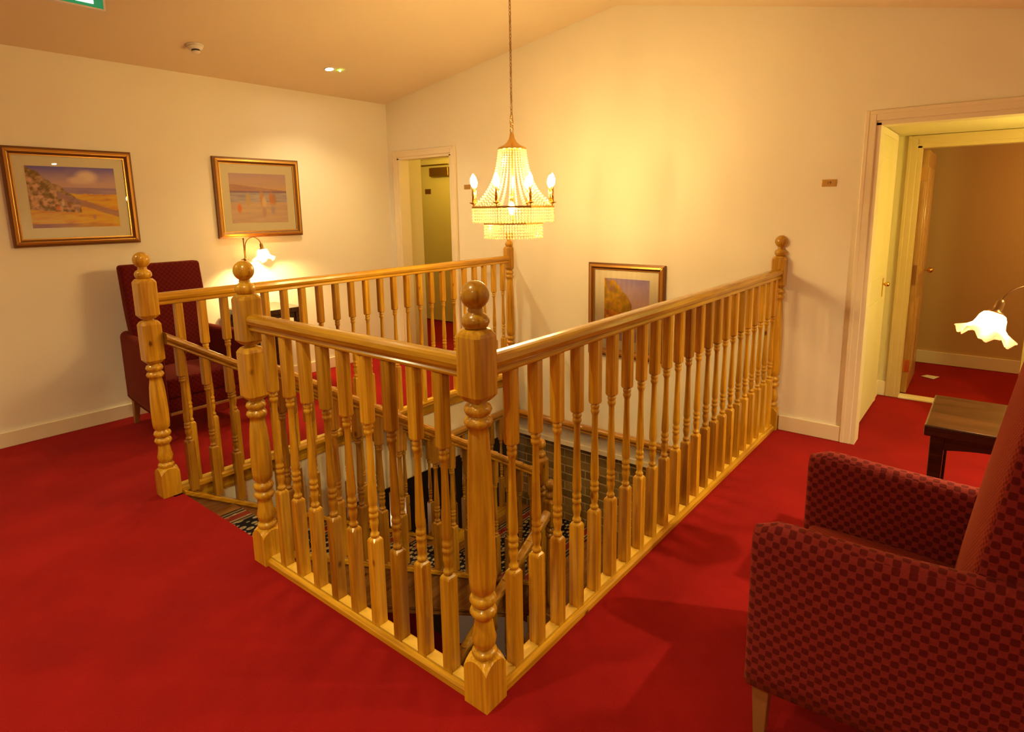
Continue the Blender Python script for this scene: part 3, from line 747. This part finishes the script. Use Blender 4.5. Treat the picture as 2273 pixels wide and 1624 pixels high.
def picture(label, wall, a0, a1, z0, z1, mw, painter, fw_=.055):
    """wall 'L' (on the left wall, a = y) or 'B' (on the back wall, a = x)"""
    d = .032
    if wall == 'L': P = lambda a, n, z: (XL + n, a, z); c = (XL, (a0 + a1) / 2, z0)
    else: P = lambda a, n, z: (a, YB - n, z); c = ((a0 + a1) / 2, YB, z0)
    t = thing('framed_picture', label, 'picture', c, 'framed watercolour prints')
    def ringframe(o, i, n0, n1, no=None):
        m = MB(); no = n1 if no is None else no
        O = [(a0 + o, z0 + o), (a1 - o, z0 + o), (a1 - o, z1 - o), (a0 + o, z1 - o)]; I = [(a0 + i, z0 + i), (a1 - i, z0 + i), (a1 - i, z1 - i), (a0 + i, z1 - i)]
        for k in range(4):
            j = (k + 1) % 4
            m.hexa([P(O[k][0], n0, O[k][1]), P(O[j][0], n0, O[j][1]), P(I[j][0], n0, I[j][1]), P(I[k][0], n0, I[k][1])],
                   [P(O[k][0], no, O[k][1]), P(O[j][0], no, O[j][1]), P(I[j][0], n1, I[j][1]), P(I[k][0], n1, I[k][1])])
        return m
    obj('frame', ringframe(0, .022, .002, d - .004, d - .010), M_GOLDD, t)
    obj('frame_ridge', ringframe(.014, .034, .002, d + .006, d), M_GOLD, t, bevel=.004)
    obj('frame_slip', ringframe(.034, fw_, .002, .014, .026), M_GOLDD, t)
    obj('frame_bead', ringframe(fw_ - .010, fw_, .010, .018), M_GOLD, t)
    mo = MB().hexa([P(a0 + .03, .003, z0 + .03), P(a1 - .03, .003, z0 + .03), P(a1 - .03, .003, z1 - .03), P(a0 + .03, .003, z1 - .03)], [P(a0 + .03, .009, z0 + .03), P(a1 - .03, .009, z0 + .03), P(a1 - .03, .009, z1 - .03), P(a0 + .03, .009, z1 - .03)])
    obj('mount', mo, M_MAT, t)
    b0, b1, y0, y1 = a0 + mw[0], a1 - mw[1], z0 + mw[2], z1 - mw[3]
    nx, nz_ = 110, 84
    v, f, cols = [], [], []
    for j in range(nz_ + 1):
        for i in range(nx + 1):
            u_, w_ = i / nx, j / nz_
            v.append(tuple(Vector(P(b0 + (b1 - b0) * u_, .0100, y0 + (y1 - y0) * w_)) - Vector(c))); cols.append(painter(u_, w_))
    for j in range(nz_):
        for i in range(nx):
            q = j * (nx + 1) + i; f.append((q, q + 1, q + nx + 2, q + nx + 1) if wall == 'L' else (q, q + 1, q + nx + 2, q + nx + 1))
    me = bpy.data.meshes.new('print'); me.from_pydata(v, [], f)
    ca = me.color_attributes.new('print', 'FLOAT_COLOR', 'POINT')
    for k, cc in enumerate(cols): ca.data[k].color = (*list(grade(cc)), 1)
    me.materials.append(M_PRINT)
    o = bpy.data.objects.new('print', me); COL.objects.link(o); o.parent = t
    gl = MB().hexa([P(a0 + .05, .0125, z0 + .05), P(a1 - .05, .0125, z0 + .05), P(a1 - .05, .0125, z1 - .05), P(a0 + .05, .0125, z1 - .05)], [P(a0 + .05, .0135, z0 + .05), P(a1 - .05, .0135, z0 + .05), P(a1 - .05, .0135, z1 - .05), P(a0 + .05, .0135, z1 - .05)])
    obj('glass', gl, M_GLASS, t)
    return t
picture('gilt framed watercolour of a cliff and sandy beach on the left wall', 'L', -.172, .582, 1.325, 1.985, (.118, .118, .125, .122), paint_cliff_beach)
picture('gilt framed watercolour of figures paddling in the sea above the small lamp', 'L', 1.175, 1.942, 1.325, 1.995, (.125, .128, .122, .13), paint_paddlers)
picture('gilt framed watercolour of a wooded headland on the back wall behind the right balustrade', 'B', -1.500, -.822, .338, 1.100, (.145, .132, .135, .122), paint_headland)

# ------------------------------------------------------------------ ceiling fittings and signs
def on_ceiling(x, y): return (x, y, ceil_z(x))
TILT_L = -math.atan((RZ - ZL) / (RX - XL)); TILT_R = math.atan(.208)
def detector(x, y):
    t = thing('smoke_detector', 'round white smoke detector on the left ceiling slope', 'smoke detector', on_ceiling(x, y))
    og = ORIG[t.name]
    obj('base', MB().lathe([(.0005, 0), (.056, 0), (.056, -.012), (.0005, -.012)], *og, 28), M_WHITE, t)
    obj('body', MB().lathe([(.0005, -.012), (.05, -.012), (.047, -.026), (.032, -.030), (.030, -.034)], *og, 28), M_WHITE, t)
    obj('vent_ring', MB().lathe([(.027, -.034), (.027, -.046)], *og, 24), M_BLACK, t)
    obj('cap', MB().lathe([(.0005, -.046), (.029, -.046), (.026, -.053), (.0005, -.055)], *og, 24), M_WHITE, t)
    t.rotation_euler = (0, TILT_L, 0)
detector(-3.436, .881)
def downlight(x, y, label, power=1.0):
    t = thing('downlight', label, 'downlight', on_ceiling(x, y), 'recessed ceiling downlights')
    og = ORIG[t.name]
    obj('trim_ring', MB().lathe([(.030, -.001), (.043, -.001), (.042, -.006), (.034, -.006), (.030, -.001)], *og, 28, cap=False), M_WHITE, t)
    obj('lens', MB().lathe([(.0005, -.002), (.030, -.002), (.028, -.005), (.0005, -.006)], *og, 24), M_SPOT, t)
    t.rotation_euler = (0, TILT_L if x < RX else TILT_R, 0)
    ld = bpy.data.lights.new('downlight_beam', 'SPOT'); ld.energy = SPOT_W * power; ld.color = (1, .82, .40); ld.spot_size = math.radians(130); ld.spot_blend = .9; ld.shadow_soft_size = .03
    lo_ = bpy.data.objects.new('downlight_beam', ld); COL.objects.link(lo_); lo_.parent = t; lo_.location = (0, 0, -.012)
downlight(-3.392, 1.941, 'small bright recessed downlight on the left ceiling slope near the corner')
downlight(2.25, 1.75, 'recessed downlight on the right ceiling slope, out of view beyond the near armchair', 3.2)
downlight(-.35, -.8, 'recessed downlight out of view above the short front balustrade', 1.2)
downlight(-2.9, -1.6, 'recessed downlight on the left ceiling slope, out of view behind the photographer', 1.3)
downlight(.75, -2.0, 'recessed downlight on the right ceiling slope, out of view behind the photographer', 1.7)
led = obj('indicator_light', MB().ball((-3.371, 2.03, ceil_z(-3.371) - .008),   .007, 12, 8), M_LED, origin=(-3.371, 2.03, ceil_z(-3.371) - .008)); tag(led, 'tiny green indicator light beside the ceiling downlight', 'indicator')
# hanging exit sign
ex = thing('exit_sign', 'hanging green and white exit sign at the top left', 'exit sign', (-2.2, -.29, 2.455))
ye0, ye1, ze0, ze1 = -.50, -.080, 2.455, 2.665
obj('frame', MB().box(-2.215, ye0, ze0, -2.185, ye1, ze0 + .007).box(-2.215, ye0, ze1 - .007, -2.185, ye1, ze1).box(-2.215, ye0, ze0 + .007, -2.185, ye0 + .007, ze1 - .007).box(-2.215, ye1 - .007, ze0 + .007, -2.185, ye1, ze1 - .007), M_WHITE, ex)
obj('panel', bx(-2.208, ye0 + .007, ze0 + .007, -2.192, ye1 - .007, ze1 - .007), M_GREEN, ex)
obj('pictogram', MB().box(-2.192, -.195, 2.478, -2.1905, -.125, 2.635).box(-2.192, -.42, 2.545, -2.1905, -.30, 2.57).add([(-2.191, -.30, 2.505), (-2.191, -.24, 2.5575), (-2.191, -.30, 2.61)], [(0, 1, 2)]), M_SIGNW, ex)
for y in (-.43, -.15): obj('hanger', MB().tube([(-2.2, y, ze1), (-2.2, y, ceil_z(-2.2) - .001)], .003), M_CHAIN, ex)
# number plates
def text_mesh(body, size):
    cu = bpy.data.curves.new('digits', 'FONT'); cu.body = body; cu.size = size; cu.align_x = 'CENTER'; cu.align_y = 'CENTER'; cu.extrude = .0006
    to = bpy.data.objects.new('digits', cu); COL.objects.link(to)
    bpy.context.view_layer.update()
    me = bpy.data.meshes.new_from_object(to.evaluated_get(bpy.context.evaluated_depsgraph_get()))
    bpy.data.objects.remove(to); return me
np_ = thing('room_number_plate', 'small brass number plate on the wall beside the right doorway', 'plate', (.265, YB, 1.674))
obj('plate', bx(.222, YB - .004, 1.652, .308, YB, 1.696), M_PLATE, np_, bevel=.002)
dm = text_mesh('19', .026); dm.materials.append(M_INK); dg = bpy.data.objects.new('digits', dm); COL.objects.link(dg); dg.parent = np_; dg.location = (0, -.0047, 0); dg.rotation_euler = (PI / 2, 0, 0)
wp = thing('room_number_plate', 'pale number plate on the wall left of the chandelier', 'plate', (-2.86, YB, 1.746)); obj('plate', bx(-2.905, YB - .004, 1.725, -2.825, YB, 1.768), M_PLATE, wp, bevel=.002)

# ------------------------------------------------------------------ chandelier
CXC, CYC = -1.277, 1.74
ch = thing('chandelier', 'crystal bead chandelier with candle bulbs hanging over the stairwell', 'chandelier', (CXC, CYC, 1.37))
ZR1, ZR2, R1, R2 = 1.545, 1.445, .272, .197
def at(r, a, z): return (CXC + r * math.cos(a), CYC + r * math.sin(a), z)
NS = 8; PH = math.radians(17.5)
def poly_r(R, a):             # eight-sided ring: straight runs between corners
    k = 2 * PI / NS; b = ((a + k / 2) % k) - k / 2
    return R * math.cos(k / 2) / math.cos(((a - PH) % k) - k / 2)
def ring_band(R, z0, z1, th):
    m = MB(); lo_, li = [], []
    A = [2 * PI * i / NS + PH for i in range(NS)]
    loops = []
    for (r, z) in ((R - th, z0), (R, z0), (R, z1), (R - th, z1), (R - th, z0)): loops.append([at(r, a, z) for a in A])
    return m.rings(loops, cap=False)
obj('ring', ring_band(R1, ZR1, ZR1 + .012, .006), M_BRASS, ch); obj('ring', ring_band(R2, ZR2, ZR2 + .010, .006), M_BRASS, ch)
cap = MB().lathe([(.0005, 2.0), (.010, 2.0), (.014, 1.985), (.018, 1.965), (.030, 1.945), (.052, 1.925), (.080, 1.913), (.088, 1.908), (.088, 1.898), (.080, 1.896), (.0005, 1.897)], CXC, CYC, 0, 28)
obj('cap', cap, M_BRASS, ch)
obj('stem', MB().tube([(CXC, CYC, 1.897), (CXC, CYC, 1.44)], .006), M_BRASS, ch)
cg = MB()
for k in range(4):
    z = 2.005 + .024 * k; A = [(math.cos(2 * PI * i / 14), math.sin(2 * PI * i / 14)) for i in range(15)]
    cg.tube([(CXC + .012 * c * (k % 2 == 0), CYC + .012 * c * (k % 2 == 1), z + .018 * s + .01) for c, s in A], .003, 6)
obj('hook_links', cg, M_BRASS, ch)
cn = MB(); z = 2.105; k = 0
while z < RZ - .02:
    A = [(math.cos(2 * PI * i / 8), math.sin(2 * PI * i / 8)) for i in range(9)]
    cn.tube([(CXC + .0065 * c * (k % 2 == 0), CYC + .0065 * c * (k % 2 == 1), z + .013 * s) for c, s in A], .0022, 5)
    z += .0205; k += 1
cn.tube([(CXC + .004 * math.sin(.5 * i), CYC + .004 * math.cos(.5 * i), 2.09 + (RZ - 2.1) * i / 40) for i in range(41)], .0022, 5)
obj('chain', cn, M_CHAIN, ch)
obj('ceiling_rose', MB().lathe([(.0005, RZ - .03), (.02, RZ - .03), (.045, RZ - .012), (.05, RZ - .0005), (.0005, RZ - .0005)], CXC, CYC, 0, 24), M_BRASS, ch)
# curved tent strands of beads
NT = 32
for i in range(NT):
    a = 2 * PI * i / NT; s_ = MB()
    r_end = poly_r(R1, a) - .006
    npts = 23
    for k in range(npts + 1):
        t_ = k / npts
        z = 1.895 - (1.895 - ZR1 - .012) * t_
        r = .084 + .040 * t_ + (r_end - .124) * t_ ** 2.9
        s_.octa(at(r, a, z), .0076, 1.0)
    obj('bead_strand', s_, M_BEAD, ch, recalc=False)
def fringe(R, ztop, rows, n):
    m = MB()
    for i in range(n):
        a = 2 * PI * (i + .5) / n; r = poly_r(R, a) - .003
        for k in range(rows):
            m.octa(at(r, a, ztop - .008 - .0180 * k - .002 * (k == rows - 1)), .0078 + .0010 * (k == rows - 1), 1.12)
    return m
f1 = obj('bead_fringe', fringe(R1, ZR1, 5, 92), M_BEAD, ch, recalc=False); f1['kind'] = 'stuff'
f2 = obj('bead_fringe', fringe(R2, ZR2, 5, 68), M_BEAD, ch, recalc=False); f2['kind'] = 'stuff'
BULB = [(.0005, -.002), (.008, 0), (.0135, .012), (.0155, .024), (.013, .038), (.007, .052), (.0025, .060), (.0005, .062)]
for i in range(NS):
    a = 2 * PI * i / NS + .12
    p = at(R1 - .012, 2 * PI * i / NS + PH, 0)
    arm = obj('candle_arm', MB().lathe([(.0005, ZR1 + .010), (.005, ZR1 + .010), (.005, ZR1 + .022), (.024, ZR1 + .030), (.026, ZR1 + .034), (.010, ZR1 + .034), (.0005, ZR1 + .033)], p[0], p[1], 0, 18), M_BRASS, ch)
    obj('candle_tube', MB().lathe([(.0005, ZR1 + .033), (.0095, ZR1 + .033), (.0095, ZR1 + .128), (.0005, ZR1 + .129)], p[0], p[1], 0, 14), M_BRASS, arm)
    obj('candle_bulb', MB().lathe([(r * 1.15, z * 1.2) for r, z in BULB], p[0], p[1], ZR1 + .131, 14), M_BULB, arm)
obj('bulb', MB().lathe([(r * 1.35, -z * 1.2) for r, z in BULB], CXC + .03, CYC - .05, ZR1 + .03, 14), M_BULB, ch)
obj('socket', MB().lathe([(.0005, 0), (.012, 0), (.012, .05), (.0005, .05)], CXC + .03, CYC - .05, ZR1 + .033, 14), M_BRASS, ch)

# ------------------------------------------------------------------ table lamps + side tables
def side_table(name, label, x0, y0, x1, y1, zt):
    t = thing(name, label, 'table', ((x0 + x1) / 2, (y0 + y1) / 2, 0), 'dark wood side tables')
    obj('table_top', bx(x0, y0, zt - .042, x1, y1, zt), M_DARKW, t, bevel=.006, seg=3)
    i = .02; L = .045
    for (a, b) in ((x0 + i, y0 + i), (x1 - i - L, y0 + i), (x0 + i, y1 - i - L), (x1 - i - L, y1 - i - L)):
        obj('leg', MB().hexa([(a + .006, b + .006, 0), (a + L - .006, b + .006, 0), (a + L - .006, b + L - .006, 0), (a + .006, b + L - .006, 0)], [(a, b, zt - .042), (a + L, b, zt - .042), (a + L, b + L, zt - .042), (a, b + L, zt - .042)]), M_DARKW, t, bevel=.003)
    def apron(p0, p1):
        n = 10; A, B = [], []; P0, P1 = Vector(p0), Vector(p1); d_ = (P1 - P0); nn = Vector((-d_.y, d_.x, 0)).normalized() * .009
        m = MB()
        for k in range(n):
            t0, t1 = k / n, (k + 1) / n
            za, zb = [zt - .042 - .035 - .02 * abs(2 * q - 1) ** 2 for q in (t0, t1)]
            q0, q1 = P0 + d_ * t0, P0 + d_ * t1
            m.hexa([(q0.x - nn.x, q0.y - nn.y, za), (q1.x - nn.x, q1.y - nn.y, zb), (q1.x + nn.x, q1.y + nn.y, zb), (q0.x + nn.x, q0.y + nn.y, za)],
                   [(q0.x - nn.x, q0.y - nn.y, zt - .042), (q1.x - nn.x, q1.y - nn.y, zt - .042), (q1.x + nn.x, q1.y + nn.y, zt - .042), (q0.x + nn.x, q0.y + nn.y, zt - .042)])
        return m
    c = i + L; e_ = i + L / 2
    obj('apron', apron((x0 + c, y0 + e_, 0), (x1 - c, y0 + e_, 0)), M_DARKW, t, weld=True); obj('apron', apron((x0 + c, y1 - e_, 0), (x1 - c, y1 - e_, 0)), M_DARKW, t, weld=True)
    obj('apron', apron((x0 + e_, y0 + c, 0), (x0 + e_, y1 - c, 0)), M_DARKW, t, weld=True); obj('apron', apron((x1 - e_, y0 + c, 0), (x1 - e_, y1 - c, 0)), M_DARKW, t, weld=True)
    return t
TZ = .74
side_table('side_table', 'dark mahogany side table beside the near armchair', .998, 1.325, 1.50, 1.775, TZ)
side_table('side_table', 'dark mahogany side table against the left wall under the small lamp', -3.965, 1.15, -3.51, 1.61, TZ)
def lamp(label, x, y, zt, heading, tilt, dh=0.0, reach=1.0, bulb=None):
    """stem at (x, y); arm reaches out along `heading`"""
    t = thing('table_lamp', label, 'lamp', (x, y, zt), 'brass table lamps')
    h = Vector((math.cos(heading), math.sin(heading), 0)); Z = Vector((0, 0, 1)); O = Vector((x, y, zt)); HZ = O + Z * dh
    obj('base', MB().lathe([(.0005, .0005), (.075, .0005), (.078, .006), (.074, .012), (.045, .02), (.02, .03), (.010, .045), (.0005, .045)], x, y, zt, 28), M_ABRASS, t)
    obj('stem', MB().tube([O + Z * .045, HZ + Z * .575], .0055).ball(tuple(HZ + Z * .58), .008), M_ABRASS, t)
    obj('collar', MB().lathe([(.0005, .40), (.012, .40), (.014, .41), (.012, .42), (.0005, .42)], x, y, zt, 14).tube([O - h * .03 + Z * .41, O + h * .03 + Z * .41], .004), M_ABRASS, t)
    pts = []
    for k in range(19):
        q = k / 18; a = PI * (1 - q * .94)
        pts.append(HZ + h * (.075 + .065 * math.cos(a)) * reach + Z * (.515 + .075 * math.sin(a)))
    pts = [HZ + h * .01 + Z * .41, HZ + h * .008 + Z * .46] + pts
    obj('arm', MB().tube(pts, .0045), M_ABRASS, t)
    end = pts[-1]; ax = Vector((h.x * math.sin(tilt), h.y * math.sin(tilt), -math.cos(tilt))).normalized()
    rot = Vector((0, 0, -1)).rotation_difference(ax).to_matrix()
    def put(prof, seg, fn=None):
        m = MB().lathe(prof, 0, 0, 0, seg, cap=False, fn=fn)
        m.v = [tuple(end + rot @ Vector(p)) for p in m.v]; return m
    obj('socket', put([(.0005, .012), (.008, .010), (.013, 0), (.015, -.02), (.013, -.032), (.024, -.036), (.025, -.044), (.0005, -.044)], 18), M_ABRASS, t)
    sh = [(.020, -.040), (.034, -.046), (.042, -.060), (.046, -.078), (.050, -.095), (.060, -.110)]
    rim = [(.060, -.110), (.074, -.122), (.090, -.134)]
    def ruff(r, z, a):
        k = max(0, (-z - .085) / .05); return (r * (1 + .10 * k * math.cos(6 * a)), z + .014 * k * math.cos(6 * a + .4) - .004 * k * math.cos(18 * a))
    s_ = obj('shade', put(sh, 72, ruff), M_SHADE, t)
    obj('shade_rim', put(rim, 72, ruff), M_SHADEP, s_)
    obj('bulb', put([(.0005, -.046), (.010, -.048), (.018, -.066), (.021, -.082), (.016, -.097), (.0005, -.104)], 18), bulb or M_LBULB, t)
    return t
lamp('brass swan neck lamp with glowing glass shade on the far left table', -3.82, 1.295, TZ, math.radians(80), .12)
lamp('brass lamp with frilled pink edged glass shade beside the near armchair', 1.372, 1.669, TZ, math.radians(218), .35, -.085, 1.8, M_LBULB2)

# ------------------------------------------------------------------ armchairs
def box_uv(me):
    ul = me.uv_layers.new(name='UVMap')
    for p in me.polygons:
        n = p.normal; k = max(range(3), key=lambda i: abs(n[i]))
        for li in p.loop_indices:
            c = me.vertices[me.loops[li].vertex_index].co
            ul.data[li].uv = ((c.y, c.z), (c.x, c.z), (c.x, c.y))[k]
def soft(name, mb, parent, bevel=.02, seg=3, sub=0):
    o = obj(name, mb, M_FAB, parent, weld=True)
    box_uv(o.data)
    if bevel:
        b = o.modifiers.new('bevel', 'BEVEL'); b.width = bevel; b.segments = seg; b.limit_method = 'ANGLE'; b.angle_limit = .6
    for p in o.data.polygons: p.use_smooth = True
    return o
def arm_panel(sd):
    """upholstered side: curved in plan, rounded along the top"""
    loops = []; N = 16
    for k in range(N + 1):
        t_ = k / N; x = .305 - .66 * t_
        yo = sd * (.345 - .055 * t_ ** 1.6)
        th = .085
        ztop = .70 - .025 * max(0, 1 - t_ * 9) ** 2 - .012 * math.sin(PI * t_)
        zb = .205 + .01 * t_
        pts = []
        bul = .010 * math.sin(PI * min(1, t_ * 1.05))
        # outer face up, over the top, inner face down
        for q in range(9): pts.append((yo + sd * bul * math.sin(PI * q / 8), zb + (ztop - .045 - zb) * q / 8))
        for q in range(1, 8): a = PI * q / 8; pts.append((yo - sd * th / 2 + sd * th / 2 * math.cos(a), ztop - .045 + .045 * math.sin(a)))
        for q in range(9): pts.append((yo - sd * th, ztop - .045 - (ztop - .045 - zb) * q / 8))
        loops.append([(x, p[0], p[1]) for p in pts])
    # rounded front edge
    f0 = [(loops[0][i][0] + .0, loops[0][i][1], loops[0][i][2]) for i in range(len(loops[0]))]
    cyc = sum(p[1] for p in f0) / len(f0)
    nose = [(p[0] + .012, cyc + (p[1] - cyc) * .78, .45 + (p[2] - .45) * .985) for p in f0]
    return MB().rings([nose] + loops, True, True)
def armchair(label):
    t = thing('armchair', label, 'armchair', (0, 0, 0), 'red upholstered armchairs')
    soft('arm', arm_panel(1), t, 0); soft('arm', arm_panel(-1), t, 0)
    # seat
    m = MB(); n = 8
    top = []
    loops = []
    for k in range(n + 1):
        x = .295 - .46 * k / n; L = []
        for j in range(n + 1):
            y = -.262 + .524 * j / n; cr = (1 - (2 * j / n - 1) ** 4) * (1 - (2 * k / n - 1) ** 4)
            L.append((x, y, .435 + .022 * cr))
        top.append(L)
    v = [p for L in top for p in L]; nb = len(v); v += [(p[0], p[1], .30) for p in v[:nb]]
    f = []
    w_ = n + 1
    for k in range(n):
        for j in range(n):
            a = k * w_ + j; f.append((a, a + 1, a + w_ + 1, a + w_)); f.append((nb + a, nb + a + w_, nb + a + w_ + 1, nb + a + 1))
    for j in range(n):
        f.append((j, nb + j, nb + j + 1, j + 1)); a = n * w_ + j; f.append((a, a + 1, nb + a + 1, nb + a))
    for k in range(n):
        a = k * w_; f.append((a, a + w_, nb + a + w_, nb + a)); a = k * w_ + n; f.append((a, nb + a, nb + a + w_, a + w_))
    m.add(v, f, True); sc = soft('seat_cushion', m, t, .018); sc.data.materials[0] = M_FABF
    soft('seat_base', bx(-.33, -.262, .205, .29, .262, .298), t, .012)
    # backrest, leaning back
    rows = []
    for k in range(13):
        z = .30 + .88 * k / 12; xf = -.115 - .10 * (z - .30) / .88 - .025 * ((z - .30) / .88) ** 2
        hw = .255 + .015 * clamp((z - .55) / .3)
        tb = .13 - .035 * (z - .30) / .88
        rows.append([(xf, -hw, z), (xf + .012, -hw * .5, z), (xf + .014, 0, z), (xf + .012, hw * .5, z), (xf, hw, z), (xf - tb, hw, z), (xf - tb, 0, z), (xf - tb, -hw, z)])
    bk = soft('backrest', MB().rings(rows, True, True), t, .022, 4); bk.data.materials.append(M_FABF)
    for p in bk.data.polygons:
        if p.normal.x > .7: p.material_index = 1
    # show wood
    obj('seat_rail', bx(.265, -.255, .185, .298, .255, .2045), M_BEECH, t, bevel=.003)
    for sx, sy in ((1, 1), (1, -1), (-1, 1), (-1, -1)):
        x, y = (.275 if sx > 0 else -.30), sy * (.300 if sx > 0 else .255); k = .05 if sx < 0 else .01
        obj('leg', MB().hexa([(x - .014 - k * (sx < 0), y - .014, 0), (x + .014 - k * (sx < 0), y - .014, 0), (x + .014 - k * (sx < 0), y + .014, 0), (x - .014 - k * (sx < 0), y + .014, 0)],
                             [(x - .024, y - .024, .204), (x + .024, y - .024, .204), (x + .024, y + .024, .204), (x - .024, y + .024, .204)]), M_BEECH, t, bevel=.003)
    return t
c1 = armchair('red spotted armchair in the right foreground facing the balustrade'); place_rot(c1, (1.015, .668, 0), PI)
c2 = c1.copy(); COL.objects.link(c2); c2['label'] = 'shade-darkened red high backed armchair against the left wall'; place_rot(c2, (-3.45, .60, 0), 0)
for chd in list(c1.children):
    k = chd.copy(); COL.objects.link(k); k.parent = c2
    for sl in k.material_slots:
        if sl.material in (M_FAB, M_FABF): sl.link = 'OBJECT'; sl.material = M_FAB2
# scrap of paper on the far room carpet
sp = obj('paper_scrap', MB().add([(.70, 5.12, .003), (.80, 5.06, .003), (.84, 5.12, .018), (.74, 5.18, .006)], [(0, 1, 2, 3)]), M_WHITE); tag(sp, 'small scrap of white paper on the far room carpet', 'paper')

# ------------------------------------------------------------------ unseen point lights added to brighten the neighbouring spaces
def unseen_light(name, loc, watts, col, r=.06):
    ld = bpy.data.lights.new(name, 'POINT'); ld.energy = watts; ld.color = col; ld.shadow_soft_size = r
    o = bpy.data.objects.new(name, ld); COL.objects.link(o); o.location = loc
unseen_light('lobby_unseen_light', (1.7, 3.4, 1.45), 7, (1, .80, .20))
unseen_light('corridor_fill', (-3.3, 4.0, 2.0), 2.6, (1, .64, .08))
unseen_light('corridor_far_fill', (-4.6, 3.9, 2.1), 3.2, (1, .64, .08))
unseen_light('far_room_fill', (2.3, 5.0, 1.7), 9.5, (1, .57, .16))
unseen_light('lower_hall_fill', (-3.5, .5, -1.6), 4, (1, .68, .4))
